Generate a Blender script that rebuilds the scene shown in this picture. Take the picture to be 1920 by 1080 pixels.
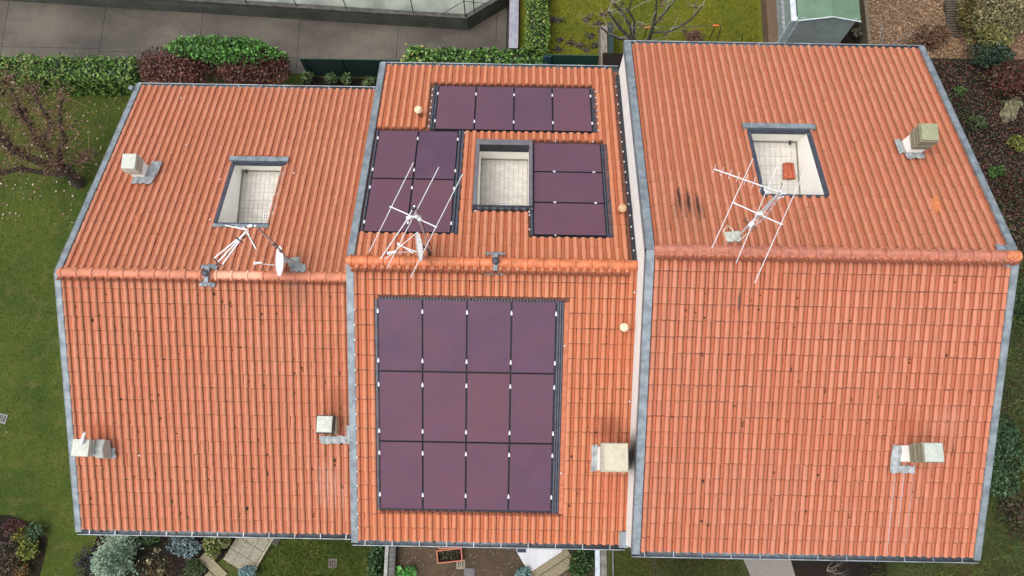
import bpy, bmesh, math, random
import numpy as np
from mathutils import Vector, Matrix

for o in list(bpy.data.objects): bpy.data.objects.remove(o)
random.seed(7); RNG = np.random.default_rng(7)
SC = bpy.context.scene; COL = SC.collection
rad = math.radians

# ------------------------------------------------------------------ camera
CAMZ = 27.0; FPX = 1531.25
R_ = np.array([0.99984672, 0.01738634, 0.00206121]); U_ = np.array([-0.01740141, 0.97386639, 0.22645408]); B_ = np.array([0.00192987, -0.22645524, 0.97401966])
cd = bpy.data.cameras.new('camera'); cam = bpy.data.objects.new('camera', cd); COL.objects.link(cam)
cam.matrix_world = Matrix(((R_[0], U_[0], B_[0], 0), (R_[1], U_[1], B_[1], 0), (R_[2], U_[2], B_[2], CAMZ), (0, 0, 0, 1)))
cd.sensor_width = 36; cd.lens = FPX / 1920 * 36; cd.clip_start = 0.5; cd.clip_end = 500
SC.camera = cam
# ------------------------------------------------------------------ world, sun, exposure
SUN_EL, SUN_AZ = 70, 250          # degrees; azimuth clockwise from north (+y)
w = bpy.data.worlds.new('World'); SC.world = w; w.use_nodes = True
nt = w.node_tree; nt.nodes.clear()
sky = nt.nodes.new('ShaderNodeTexSky'); sky.sky_type = 'NISHITA'; sky.sun_disc = False
sky.sun_elevation = rad(SUN_EL); sky.sun_rotation = rad(SUN_AZ); sky.dust_density = 4; sky.air_density = 1.0
hs = nt.nodes.new('ShaderNodeHueSaturation'); hs.inputs['Saturation'].default_value = 0.38
bg = nt.nodes.new('ShaderNodeBackground'); bg.inputs['Strength'].default_value = 0.15
wo = nt.nodes.new('ShaderNodeOutputWorld')
nt.links.new(sky.outputs[0], hs.inputs['Color']); nt.links.new(hs.outputs[0], bg.inputs['Color']); nt.links.new(bg.outputs[0], wo.inputs['Surface'])
sd = bpy.data.lights.new('sun', 'SUN'); sd.energy = 0.8; sd.angle = rad(40); sd.color = (1, 0.96, 0.9)
sun = bpy.data.objects.new('sun', sd); COL.objects.link(sun)
dv = Vector((math.sin(rad(SUN_AZ)) * math.cos(rad(SUN_EL)), math.cos(rad(SUN_AZ)) * math.cos(rad(SUN_EL)), math.sin(rad(SUN_EL))))
sun.rotation_euler = dv.to_track_quat('Z', 'Y').to_euler()
SC.view_settings.view_transform = 'Standard'; SC.view_settings.look = 'None'; SC.view_settings.exposure = 0.80; SC.view_settings.gamma = 1
SC.render.engine = 'CYCLES'

def at(u, v, z):
    """point of the place seen at photo pixel (u, v) that lies at height z"""
    d = R_ * (u - 960) / FPX + U_ * (540 - v) / FPX - B_
    q = d * ((z - CAMZ) / d[2]); return Vector((q[0], q[1], z))
def hexc(s):
    c = [int(s[i:i + 2], 16) / 255 for i in (0, 2, 4)]
    return tuple(x / 12.92 if x <= .04045 else ((x + .055) / 1.055) ** 2.4 for x in c)

# ------------------------------------------------------------------ object helpers
WL = {}
def wloc(o): return WL.get(o.name, Vector((0, 0, 0)))
def tag(o, label=None, cat=None, group=None, kind=None):
    if label: o['label'] = label
    if cat: o['category'] = cat
    if group: o['group'] = group
    if kind: o['kind'] = kind
    return o
def link(name, data, parent=None, loc=None):
    o = bpy.data.objects.new(name, data); COL.objects.link(o)
    pw = wloc(parent) if parent else Vector((0, 0, 0))
    if loc is None: loc = pw
    if parent: o.parent = parent
    o.location = Vector(loc) - pw; WL[o.name] = Vector(loc)
    return o
def thing(name, loc, label, cat, group=None):
    return tag(link(name, None, None, Vector(loc)), label, cat, group)
def empty_part(name, parent): return link(name, None, parent)

class MB:
    def __init__(s): s.v = []; s.f = []; s.sm = []
    def add(s, vs, fs, smooth=False):
        n = len(s.v); s.v += [tuple(a) for a in vs]; s.f += [tuple(i + n for i in f) for f in fs]; s.sm += [smooth] * len(fs); return s
    def box(s, x0, x1, y0, y1, z0, z1, f=None):
        vs = [(x, y, z) for x in (x0, x1) for y in (y0, y1) for z in (z0, z1)]
        if f: vs = [f(*a) for a in vs]
        return s.add(vs, [(0, 1, 3, 2), (4, 6, 7, 5), (0, 4, 5, 1), (2, 3, 7, 6), (0, 2, 6, 4), (1, 5, 7, 3)])
    def rbox(s, c, sx, sy, z0, z1, a=0, tx=1.0):
        ca, sa = math.cos(a), math.sin(a); vs = []
        for z, k in ((z0, 1.0), (z1, tx)):
            for x, y in ((-sx, -sy), (sx, -sy), (sx, sy), (-sx, sy)):
                vs.append((c[0] + (x * ca - y * sa) * k / 2, c[1] + (x * sa + y * ca) * k / 2, z))
        return s.add(vs, [(3, 2, 1, 0), (4, 5, 6, 7), (0, 1, 5, 4), (1, 2, 6, 5), (2, 3, 7, 6), (3, 0, 4, 7)])
    def poly(s, pts, z0, z1):
        n = len(pts); vs = [(p[0], p[1], z0) for p in pts] + [(p[0], p[1], z1) for p in pts]
        return s.add(vs, [tuple(range(n))[::-1], tuple(range(n, 2 * n))] + [(i, (i + 1) % n, n + (i + 1) % n, n + i) for i in range(n)])
    def prismx(s, x0, x1, yz):
        n = len(yz); vs = [(x0, a, b) for a, b in yz] + [(x1, a, b) for a, b in yz]
        return s.add(vs, [tuple(range(n))[::-1], tuple(range(n, 2 * n))] + [(i, (i + 1) % n, n + (i + 1) % n, n + i) for i in range(n)])
    def tube(s, pts, r, seg=6, cap=True):
        pts = [Vector(p) for p in pts]; n = len(pts)
        if not hasattr(r, '__len__'): r = [r] * n
        vs = []; t0 = None; ax = None
        for i, p in enumerate(pts):
            t = (pts[min(i + 1, n - 1)] - pts[max(i - 1, 0)]).normalized()
            if ax is None: ax = t.orthogonal().normalized()
            else:
                ax = (ax - t * ax.dot(t)); ax = ax.normalized() if ax.length > 1e-6 else t.orthogonal().normalized()
            bx = t.cross(ax)
            for k in range(seg):
                a = 2 * math.pi * k / seg; vs.append(p + (ax * math.cos(a) + bx * math.sin(a)) * r[i])
        fs = [(i * seg + k, i * seg + (k + 1) % seg, (i + 1) * seg + (k + 1) % seg, (i + 1) * seg + k) for i in range(n - 1) for k in range(seg)]
        s.add(vs, fs, seg > 5)
        if cap: s.add(vs[:seg], [tuple(range(seg))[::-1]]); s.add(vs[-seg:], [tuple(range(seg))])
        return s
    def lathe(s, c, prof, seg=16):
        vs = [(c[0] + r * math.cos(2 * math.pi * k / seg), c[1] + r * math.sin(2 * math.pi * k / seg), c[2] + z) for r, z in prof for k in range(seg)]
        n = len(prof)
        fs = [(i * seg + k, i * seg + (k + 1) % seg, (i + 1) * seg + (k + 1) % seg, (i + 1) * seg + k) for i in range(n - 1) for k in range(seg)]
        s.add(vs, fs + [tuple(range((n - 1) * seg, n * seg))], False); return s
    def mesh(s, name, mat, org=(0, 0, 0), fix=True):
        m = bpy.data.meshes.new(name); o = Vector(org)
        m.from_pydata([tuple(Vector(a) - o) for a in s.v], [], s.f)
        for p, k in zip(m.polygons, s.sm): p.use_smooth = k
        if fix:
            b = bmesh.new(); b.from_mesh(m); bmesh.ops.recalc_face_normals(b, faces=b.faces); b.to_mesh(m); b.free()
        m.materials.append(mat); return m
    def build(s, name, mat, parent=None, loc=None, fix=True, bevel=0):
        L = Vector(loc) if loc is not None else (wloc(parent) if parent else Vector((0, 0, 0)))
        o = link(name, s.mesh(name, mat, L, fix), parent, L)
        if bevel:
            b = o.modifiers.new('bevel', 'BEVEL'); b.width = bevel; b.segments = 2; b.limit_method = 'ANGLE'
        return o

def npmesh(name, V, F, mat, cols=None, smooth=False, vattr=None):
    m = bpy.data.meshes.new(name); V = np.asarray(V, np.float32); F = np.asarray(F, np.int32); k = F.shape[1]
    m.vertices.add(len(V)); m.vertices.foreach_set('co', V.ravel())
    m.loops.add(F.size); m.loops.foreach_set('vertex_index', F.ravel())
    m.polygons.add(len(F)); m.polygons.foreach_set('loop_start', np.arange(0, F.size, k, dtype=np.int32)); m.polygons.foreach_set('loop_total', np.full(len(F), k, np.int32))
    m.update(calc_edges=True)
    if smooth: m.polygons.foreach_set('use_smooth', np.ones(len(F), bool))
    if cols is not None:
        a = m.attributes.new('tint', 'FLOAT_COLOR', 'FACE'); c = np.ones((len(F), 4), np.float32); c[:, :3] = cols; a.data.foreach_set('color', c.ravel())
    if vattr is not None:
        a = m.attributes.new('tile', 'FLOAT_COLOR', 'POINT'); a.data.foreach_set('color', np.asarray(vattr, np.float32).ravel())
    m.materials.append(mat); return m

# ------------------------------------------------------------------ materials
class N:
    def __init__(s, name):
        s.m = bpy.data.materials.new(name); s.m.use_nodes = True; s.t = s.m.node_tree; s.b = s.t.nodes['Principled BSDF']; s.geo = None
    def n(s, t, **k):
        x = s.t.nodes.new(t)
        for a, b in k.items(): setattr(x, a, b)
        return x
    def l(s, a, b): s.t.links.new(a, b)
    def pos(s):
        if not s.geo: s.geo = s.n('ShaderNodeNewGeometry')
        return s.geo.outputs['Position']
    def noise(s, scale, detail=4, rough=.55, vec=None, stretch=None):
        v = vec or s.pos()
        if stretch:
            mp = s.n('ShaderNodeMapping'); mp.inputs['Scale'].default_value = stretch; s.l(v, mp.inputs['Vector']); v = mp.outputs[0]
        x = s.n('ShaderNodeTexNoise'); x.inputs['Scale'].default_value = scale; x.inputs['Detail'].default_value = detail; x.inputs['Roughness'].default_value = rough
        s.l(v, x.inputs['Vector']); return x.outputs['Fac']
    def ramp(s, f, lo, hi, a=0., b=1.):
        x = s.n('ShaderNodeMapRange'); x.interpolation_type = 'SMOOTHSTEP'
        for k, q in zip((1, 2, 3, 4), (lo, hi, a, b)): x.inputs[k].default_value = q
        s.l(f, x.inputs[0]); return x.outputs[0]
    def math(s, op, a, b=None):
        x = s.n('ShaderNodeMath', operation=op)
        for i, q in enumerate((a, b)):
            if q is None: continue
            if isinstance(q, (int, float)): x.inputs[i].default_value = q
            else: s.l(q, x.inputs[i])
        return x.outputs[0]
    def mix(s, f, a, b, mode='MIX'):
        x = s.n('ShaderNodeMix', data_type='RGBA', blend_type=mode)
        for i, q in ((0, f), (6, a), (7, b)):
            if isinstance(q, (int, float)): x.inputs[i].default_value = q
            elif isinstance(q, tuple): x.inputs[i].default_value = (*q, 1)
            else: s.l(q, x.inputs[i])
        return x.outputs[2]
    def bump(s, f, st, dist=.01):
        x = s.n('ShaderNodeBump'); x.inputs['Strength'].default_value = st; x.inputs['Distance'].default_value = dist
        s.l(f, x.inputs['Height']); s.l(x.outputs[0], s.b.inputs['Normal'])
    def out(s, c, rough=.8, metal=0, spec=.5):
        if isinstance(c, tuple): s.b.inputs['Base Color'].default_value = (*c, 1)
        else: s.l(c, s.b.inputs['Base Color'])
        if isinstance(rough, (int, float)): s.b.inputs['Roughness'].default_value = rough
        else: s.l(rough, s.b.inputs['Roughness'])
        s.b.inputs['Metallic'].default_value = metal; s.b.inputs['Specular IOR Level'].default_value = spec
        return s.m
    def spot(s, c, r, soft=.5, nscale=6, namt=.5):
        """0..1 mask of an irregular blotch round point c with half sizes r"""
        d = s.n('ShaderNodeVectorMath', operation='SUBTRACT'); s.l(s.pos(), d.inputs[0]); d.inputs[1].default_value = c
        e = s.n('ShaderNodeVectorMath', operation='DIVIDE'); s.l(d.outputs[0], e.inputs[0]); e.inputs[1].default_value = r
        L = s.n('ShaderNodeVectorMath', operation='LENGTH'); s.l(e.outputs[0], L.inputs[0])
        q = s.math('ADD', L.outputs['Value'], s.math('MULTIPLY', s.math('SUBTRACT', s.noise(nscale, 3), .5), namt * 2))
        return s.ramp(q, 1.0, 1.0 - soft)

def simple(name, col, rough=.7, metal=0, var=.25, scale=6, bump=0, bscale=60, dark=None, spec=.5):
    q = N(name); f = q.noise(scale, 5); d = dark or tuple(c * (1 - var) for c in col); l = tuple(min(1, c * (1 + var * .6)) for c in col)
    c = q.mix(q.ramp(f, .3, .7), d, l)
    if bump: q.bump(q.noise(bscale, 3), bump)
    return q.out(c, rough, metal, spec)

def tile_mat(name, crown, pan, old, stains=(), rough=.75, var=1.0):
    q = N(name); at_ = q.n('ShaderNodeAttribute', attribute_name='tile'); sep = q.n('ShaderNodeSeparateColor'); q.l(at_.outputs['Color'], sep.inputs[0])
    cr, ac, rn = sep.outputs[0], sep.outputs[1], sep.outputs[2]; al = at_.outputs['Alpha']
    c = q.mix(q.ramp(cr, .12, .75), pan, crown)  # darker pan: weathering, and the channel's shade put into the colour
    # each fired tile has a tone of its own
    c = q.mix(q.ramp(rn, .0, 1., .0, .60 * var), c, tuple(a * b for a, b in zip(crown, (.82, .74, .68))))
    n1 = q.noise(.55, 4); n2 = q.noise(9, 5, .65, stretch=(1.6, .5, .8)); n3 = q.noise(55, 3)
    c = q.mix(q.ramp(n1, .35, .7, 0, .30), c, tuple(a * b for a, b in zip(pan, (1.05, .95, .85))))
    # weathered grey-brown bloom down one flank of the roll
    fl = q.math('MULTIPLY', q.ramp(ac, .36, .60), q.ramp(ac, .70, .62)); fl = q.math('MULTIPLY', fl, q.ramp(n2, .28, .6))
    c = q.mix(q.math('MULTIPLY', fl, .80 * var), c, old)
    c = q.mix(q.math('MULTIPLY', q.ramp(n2, .52, .78), .40 * var), c, old)
    # dark line in the joint beside the roll; shadow gap painted in below each overlap
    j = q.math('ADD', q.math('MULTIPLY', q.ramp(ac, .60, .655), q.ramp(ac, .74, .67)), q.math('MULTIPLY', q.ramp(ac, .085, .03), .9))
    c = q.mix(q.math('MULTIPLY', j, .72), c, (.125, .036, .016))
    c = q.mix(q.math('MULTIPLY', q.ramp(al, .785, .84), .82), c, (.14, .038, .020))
    c = q.mix(q.math('MULTIPLY', q.ramp(al, .05, .01), .18), c, (.70, .40, .29))  # lip highlight painted along each nose
    c = q.mix(q.math('MULTIPLY', q.ramp(n3, .62, .74), .22), c, (.62, .40, .30))
    c = q.mix(q.math('MULTIPLY', q.ramp(q.noise(38, 2, vec=None), .70, .76), .75), c, (.05, .035, .02))
    for (cc, rr, colr, st, so) in stains:
        c = q.mix(q.math('MULTIPLY', q.spot(cc, rr, so, 7, .42), st), c, colr)
    q.bump(q.noise(90, 4), .25, .004)
    return q.out(c, q.ramp(n2, .3, .7, rough - .08, rough + .08), 0, .35)

def leaf_mat(name, rough=.55, trans=.2):
    q = N(name); a = q.n('ShaderNodeAttribute', attribute_name='tint'); f = q.noise(14, 3)
    c = q.mix(q.ramp(f, .3, .7), a.outputs['Color'], (1, 1, 1)); c = q.mix(1.0, a.outputs['Color'], q.mix(q.ramp(f, .25, .75), (.7, .7, .7), (1.25, 1.2, 1.1)), 'MULTIPLY')
    q.out(c, rough, 0, .4); q.b.inputs['Transmission Weight'].default_value = 0
    return q.m

# ------------------------------------------------------------------ the three houses: geometry of their roofs
# ry, rz: ridge;  s: pitch;  x0, x1: outer verge edges;  c0/cN: first roll centre of the south/north slope;  p: roll pitch
H = {
 'L': dict(ry=4.655, rz=7.827, s=rad(23.27), x0=-11.10, x1=-3.80, cS=-10.951, cN=-10.905, p=.1890, rows=.351, first=.37, g=0.0, nS=6.69, nN=6.88),
 'M': dict(ry=4.731, rz=9.144, s=rad(23.15), x0=-3.785, x1=2.80, cS=-3.426, cN=-3.544, p=.1905, rows=.3553, first=.415, g=1.0, nS=6.81, nN=6.88),
 'R': dict(ry=4.678, rz=10.643, s=rad(23.53), x0=2.747, x1=10.50, cS=2.998, cN=8.671 - 29 * .1928, p=.1928, rows=.3535, first=.436, g=2.2, nS=6.80, nN=6.90),
}
def sp(U, side):
    h = H[U]; c, s = math.cos(h['s']), math.sin(h['s']); ry, rz = h['ry'], h['rz']
    return lambda x, d, k: (x, ry + side * (d * c + k * s), rz - d * s + k * c)
def rz_at(U, y): h = H[U]; return h['rz'] - abs(y - h['ry']) * math.tan(h['s'])

# ------------------------------------------------------------------ shared materials
ST_L = [((-9.95, 7.1, 6.6), (.30, .5, 1), (.44, .12, .05), .4, .9), ((-10.3, 1.0, 6.3), (.45, .4, 1), (.36, .09, .04), .5, .9),
        ((-4.3, 1.75, 6.6), (.40, .6, 1), (.26, .08, .04), .75, .9), ((-4.55, -.1, 5.8), (.30, .9, 1), (.46, .28, .22), .2, .8), ((-5.3, 4.3, 7.7), (.45, .6, 1), (.22, .10, .06), .45, .6)]
ST_L += [((-4.83 + k * .189, -.3 - k * .1, 5.8), (.03, .95 - .1 * k, 1), (.50, .40, .38), .35, .6) for k in range(4)]
ST_M = [((2.25, 1.15, 7.8), (.45, .55, 1), (.22, .06, .03), .75, .9), ((2.4, -.4, 7), (.35, .8, 1), (.42, .11, .06), .45, .6), ((2.55, 3.0, 8.4), (.3, .9, 1), (.42, .12, .05), .5, .6), ((-2.45, 8.8, 7.3), (.12, .35, 1), (.45, .13, .05), .5, .8), ((-1.8, 9.6, 7), (.35, .6, 1), (.62, .44, .38), .3, .6), ((1.9, 7.5, 8), (.5, 2.2, 1), (.55, .15, .05), .4, .6)]
ST_R = [((8.6, 1.25, 9.3), (.42, .42, 1), (.34, .085, .035), .55, .9), ((9.3, 6.9, 9.7), (.4, .5, 1), (.40, .11, .05), .35, .9), ((9.45, 1.35, 9.2), (.35, .45, 1), (.50, .26, .20), .2, .8)]
ST_R += [((3.60 + k * .193, 6.05 - .12 * k, 10.05), (.055, .5, 1), (.03, .018, .012), .95, .8) for k in (0, 1, 2)] + [((3.50 + k * .193, 5.75, 10.2), (.10, .5, 1), (.16, .07, .04), .6, 1.0) for k in (0, 1, 2, 3)] + [((3.45 + k * .1, 5.35, 10.4), (.3, .5, 1), (.2, .09, .05), .3, .7) for k in (1, 5)]
ST_R += [((4.75, 3.7, 10.3), (.045, .33, 1), (.07, .04, .025), .85, .7), ((8.83, -.55, 8.3), (.03, 1.5, 1), (.60, .50, .50), .5, .4), ((8.43, -.6, 8.3), (.04, 1.4, 1), (.58, .46, .46), .5, .4), ((8.62, -.1, 8.4), (.03, 1.0, 1), (.58, .46, .46), .45, .4), ((9.62, .75, 8.8), (.05, .18, 1), (.13, .05, .03), .8, .6)]
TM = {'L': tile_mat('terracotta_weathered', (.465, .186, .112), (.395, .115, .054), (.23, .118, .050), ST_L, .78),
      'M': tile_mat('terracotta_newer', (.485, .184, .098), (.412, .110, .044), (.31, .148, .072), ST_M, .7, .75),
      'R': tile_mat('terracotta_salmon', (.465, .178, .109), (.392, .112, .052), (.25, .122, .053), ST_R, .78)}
RM = {'L': simple('ridge_salmon', (.50, .185, .105), .7, 0, .22, 5, .3), 'M': simple('ridge_orange', (.53, .155, .058), .5, 0, .3, 7, .25), 'R': simple('ridge_red_brown', (.40, .142, .090), .65, 0, .22, 9, .25)}
M_ridgenew = simple('ridge_pale', (.68, .33, .22), .7, 0, .15, 6)
def galv():
    q = N('galvanised_sheet'); f = q.noise(4.5, 6, .65); g = q.noise(38, 3); c = q.mix(q.ramp(f, .35, .65), (.145, .172, .192), (.250, .288, .310))
    c = q.mix(q.ramp(g, .62, .72, 0, .45), c, (.42, .47, .50)); c = q.mix(q.ramp(q.noise(30, 2), .68, .72, 0, .7), c, (.10, .10, .11))
    return q.out(c, .55, .35)
M_galv = galv()
M_gutin = simple('gutter_inside', (.15, .175, .205), .6, .3, .3, 8)
M_rim = simple('gutter_rim', (.30, .34, .36), .45, .5, .35, 3)
M_dark = simple('dark_metal', (.035, .036, .045), .45, .4, .3, 8)
M_dkblue = simple('dark_blue_sheet', (.045, .055, .075), .5, .2, .25, 8)
M_rib = simple('rib_metal', (.09, .095, .12), .4, .5, .25, 6)
M_frameM = simple('brown_grey_frame', (.15, .14, .155), .5, .3, .2, 5)
M_cream = simple('cream_plaster', (.94, .915, .84), .85, 0, .04, 2)
def wallR():
    q = N('white_plaster_sooty'); f = q.noise(3, 5, stretch=(1, 1, .3)); c = q.mix(q.ramp(f, .3, .7), (.78, .77, .72), (.84, .83, .79))
    c = q.mix(q.math('MULTIPLY', q.ramp(q.noise(14, 4, stretch=(1, 3, .4)), .60, .74), .5), c, (.42, .42, .38))
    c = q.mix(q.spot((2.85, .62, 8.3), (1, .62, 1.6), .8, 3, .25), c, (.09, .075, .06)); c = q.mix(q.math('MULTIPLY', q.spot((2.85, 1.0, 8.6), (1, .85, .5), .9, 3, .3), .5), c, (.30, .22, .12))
    q.bump(q.noise(60, 3), .2); return q.out(c, .9)
M_wallR = wallR()
M_deck = simple('roof_deck', (.16, .06, .035), .9, 0, .3, 8)
M_white = simple('white_clip', (.60, .60, .61), .4, 0, .04)
M_alu = simple('aluminium', (.62, .63, .64), .35, .6, .12, 12)
M_aluw = simple('painted_antenna_white', (.62, .63, .64), .4, .1, .1, 10)
M_blk = simple('black_plastic', (.02, .02, .022), .5)
M_lead = simple('lead_sheet', (.31, .33, .335), .55, .2, .32, 9, .15, 25)
M_paver = simple('pale_paver', (.52, .495, .45), .85, 0, .12, 5)
M_grout = simple('grout', (.16, .15, .13), .95)
M_conc = simple('rough_concrete', (.30, .31, .28), .9, 0, .3, 9, .5)
# soot ring / moss caps
def capmat(name, a, b, amt):
    q = N(name); f = q.noise(9, 5); g = q.noise(34, 4); c = q.mix(q.ramp(f, .3, .7), a, tuple(x * .85 for x in a)); c = q.mix(q.ramp(g, .5 - amt * .3, .72, 0, amt), c, b); q.bump(g, .4); return q.out(c, .9)
M_capW = capmat('chimney_cap_white', (.54, .56, .50), (.26, .28, .21), .55)
M_capM = capmat('chimney_cap_moss', (.22, .23, .13), (.42, .42, .30), .5)
M_capB = capmat('chimney_cap_beige', (.48, .44, .33), (.40, .35, .22), .3)
M_capG = capmat('chimney_cap_grey', (.44, .47, .42), (.26, .28, .22), .4)
M_stackO = capmat('chimney_stone_olive', (.20, .185, .12), (.45, .43, .34), .4)
M_stackW = capmat('chimney_stone_pale', (.56, .52, .42), (.25, .22, .15), .5)

# ------------------------------------------------------------------ roof tiles
PROF = [(-.066, -.010), (-.063, .006), (-.054, .026), (-.034, .044), (-.012, .0515), (.012, .0515), (.034, .044), (.054, .026), (.063, .006), (.070, -.004), (.094, -.007), (.0965, .004), (.103, .004), (.128, -.001)]
def tile_arrays(p, n_var):
    """one interlocking tile: roll, pan and lap rib, raised nose; local x across, y upslope, z out"""
    k = p / .1905; n = len(PROF); L = .405
    V = []; A = []
    for (yy, zf, sc) in ((0., .024, 1.0), (.05, .0215, .995), (L, .002, .90)):
        for (x, z) in PROF:
            xx = x * k * (sc if abs(x) < .067 else 1); V.append((xx, yy, z * (sc if z > .01 else 1) + zf))
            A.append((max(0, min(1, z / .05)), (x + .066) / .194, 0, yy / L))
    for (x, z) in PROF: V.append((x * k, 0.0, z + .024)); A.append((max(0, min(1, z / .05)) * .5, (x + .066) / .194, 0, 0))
    for (x, z) in PROF: V.append((x * k * .94, .004, z * .94 + .002)); A.append((0, .7, 0, 0))
    F = [(r * n + i, r * n + i + 1, (r + 1) * n + i + 1, (r + 1) * n + i) for r in range(2) for i in range(n - 1)]
    F += [(4 * n + i, 4 * n + i + 1, 3 * n + i + 1, 3 * n + i) for i in range(n - 1)]
    return np.array(V), np.array(F), np.array(A, float)

def lay_tiles(U, house, roof, holes, nprio):
    h = H[U]; TV, TF, TA = tile_arrays(h['p'], 8)
    meshes = []
    for k in range(9):
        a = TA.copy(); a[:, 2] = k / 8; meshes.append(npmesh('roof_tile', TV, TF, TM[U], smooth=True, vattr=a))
    cells = []
    for side in (-1, 1):
        f = sp(U, side); c0 = h['cS'] if side < 0 else h['cN']; nr = 19
        x = c0
        if U == 'M' and side < 0: x -= h['p']
        while x - .07 < h['x0'] + (.03 if U != 'M' else .09): x += h['p']
        while x < h['x1'] - (.0 if U == 'L' else .06):
            for r in range(nr + 1):
                d = h['first'] + r * h['rows'] if side < 0 else h['nN'] - r * h['rows']   # nose line, distance from ridge
                if side < 0 and r > 18: continue
                if side > 0 and d < .12: continue
                cut = 1.0; ok = True; top = d - .355
                for hx0, hx1, hd0, hd1, sd_ in holes:
                    if sd_ != side or not (hx0 < x < hx1): continue
                    if d > hd0 + .03 and top < hd1 - .03:
                        if d <= hd1 + .10: ok = False; break
                        if top >= hd0 and d > hd1 + .10: cut = min(cut, (d - hd1) / .405)
                        elif top < hd0 and d > hd1: cut = min(cut, (d - hd1) / .405)
                        else: ok = False; break
                if ok: cells.append((side, x, d, cut))
                else:
                    # a course cut short above an opening: push the nose back to the opening's edge
                    for hx0, hx1, hd0, hd1, sd_ in holes:
                        if sd_ == side and hx0 < x < hx1 and d > hd0 + .03 and top < hd1 - .03:
                            if top < hd0 - .10 and d > hd0: cells.append((side, x, hd0 - .01, min(1.0, (hd0 - .01 - top + .05) / .405)))
                            break
            x += h['p']
    V4 = []; vis = []
    for i, (side, x, d, cut) in enumerate(cells):
        p = Vector(sp(U, side)(x, d, 0)) - Vector((0, 0, CAMZ)); dep = -p.dot(Vector(B_)); u = 960 + FPX * p.dot(Vector(R_)) / dep; v = 540 - FPX * p.dot(Vector(U_)) / dep
        if cut > .99 and 5 < u < 1915 and 5 < v < 1075 and side < 0: vis.append((dep, i))
    vis.sort(); pick = set(i for _, i in vis[:nprio])
    SV = []; SF = []; SA = []; off = 0
    for i, (side, x, d, cut) in enumerate(cells):
        c, s = math.cos(h['s']), math.sin(h['s'])
        jx = random.gauss(0, .0022); jd = random.gauss(0, .0042); jr = random.gauss(0, .006); jz = random.gauss(0, .0022); rn = random.random() ** 1.5
        yu = Vector((0, -side * c, s)); nn = Vector((0, side * s, c)); xx = Vector((-side, 0, 0)) if side > 0 else Vector((1, 0, 0))
        xr = (xx * math.cos(jr) + yu * math.sin(jr)); yr = (yu * math.cos(jr) - xx * math.sin(jr))
        o = Vector(sp(U, side)(x + jx, d + jd, -.066 + jz))
        if i in pick:
            ob = link('roof_tile', meshes[int(rn * 8.99)], roof, o)
            ob.rotation_euler = Matrix((xr, yr, nn)).transposed().to_euler()
        else:
            M3 = np.array(Matrix((xr, yr, nn))); T = TV.copy(); T[:, 1] *= cut
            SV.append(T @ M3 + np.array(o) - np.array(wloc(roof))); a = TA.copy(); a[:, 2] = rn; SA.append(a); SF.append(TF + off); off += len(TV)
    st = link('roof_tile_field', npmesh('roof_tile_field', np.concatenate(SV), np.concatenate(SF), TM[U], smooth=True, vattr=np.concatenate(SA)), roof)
    st['kind'] = 'stuff'
    return cells

# terrace opening: x0, x1, d0, d1 (on the north slope), floor height
OPEN = {'L': (-7.55, -6.26, 1.69, 3.80, 5.71), 'M': (-.915, .325, 1.69, 3.72, 6.83), 'R': (5.49, 6.80, 1.66, 3.68, 8.51)}

def deck(U, house, roof, x0, x1):
    h = H[U]; o = OPEN[U]; f = sp(U, 1); g = sp(U, -1); m = MB(); N_, S_ = h['nN'] - .05, h['nS'] - .05
    for (a, b, c, d) in ((x0, x1, .03, o[2]), (x0, x1, o[3] + .10, N_), (x0, o[0] - .03, o[2], o[3] + .10), (o[1] + .03, x1, o[2], o[3] + .10)): m.box(a, b, c, d, -.22, -.082, f)
    m.box(x0, x1, .03, S_, -.22, -.082, g)
    return m.build('roof_deck', M_deck, roof)

def house(U, label, wallm, wx0, wx1):
    h = H[U]; g = h['g']
    t = thing('terraced_house', ((h['x0'] + h['x1']) / 2, h['ry'], g), label, 'house', 'three stepped terraced houses in one row')
    y0, y1 = h['ry'] - 6.15, h['ry'] + 6.15
    yS, yN = y0, y1
    for xa, xb in ((wx0, wx0 + .3), (wx1 - .3, wx1)):
        m = MB().prismx(xa, xb, [(yS, g - .3), (yN, g - .3), (yN, rz_at(U, yN) - .25), (h['ry'], h['rz'] - .25), (yS, rz_at(U, yS) - .25)])
        m.build('side_wall', wallm, t)
    for ya, yb in ((yS, yS + .3), (yN - .3, yN)):
        MB().box(wx0 + .3, wx1 - .3, ya, yb, g - .3, min(rz_at(U, ya), rz_at(U, yb)) - .27).build('front_wall' if ya < 0 else 'rear_wall', wallm, t)
    roof = empty_part('roof', t)
    # windows and a door on the garden fronts
    for (yy, sgn) in ((yS, -1), (yN, 1)):
        for k, wx in enumerate((wx0 + 1.6, (wx0 + wx1) / 2, wx1 - 1.6)):
            for zz, hh, dn in ((g + 1.0, 1.3, False), (g + 3.6, 1.2, False)):
                if zz + hh > rz_at(U, yy) - .4: continue
                fr = MB(); ww = .6
                for a, b, c, d in ((wx - ww, wx + ww, zz, zz + .07), (wx - ww, wx + ww, zz + hh - .07, zz + hh), (wx - ww, wx - ww + .07, zz + .07, zz + hh - .07), (wx + ww - .07, wx + ww, zz + .07, zz + hh - .07), (wx - .03, wx + .03, zz + .07, zz + hh - .07)):
                    fr.box(a, b, min(yy + sgn * .03, yy - sgn * .02), max(yy + sgn * .03, yy - sgn * .02), c, d)
                wo_ = fr.build('window', M_frameM, t)
                MB().box(wx - ww + .07, wx + ww - .07, min(yy, yy + sgn * .012), max(yy, yy + sgn * .012), zz + .07, zz + hh - .07).build('pane', M_pane, wo_)
    return t, roof
M_pane = simple('window_glass', (.03, .04, .05), .08, 0, .1)

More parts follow.
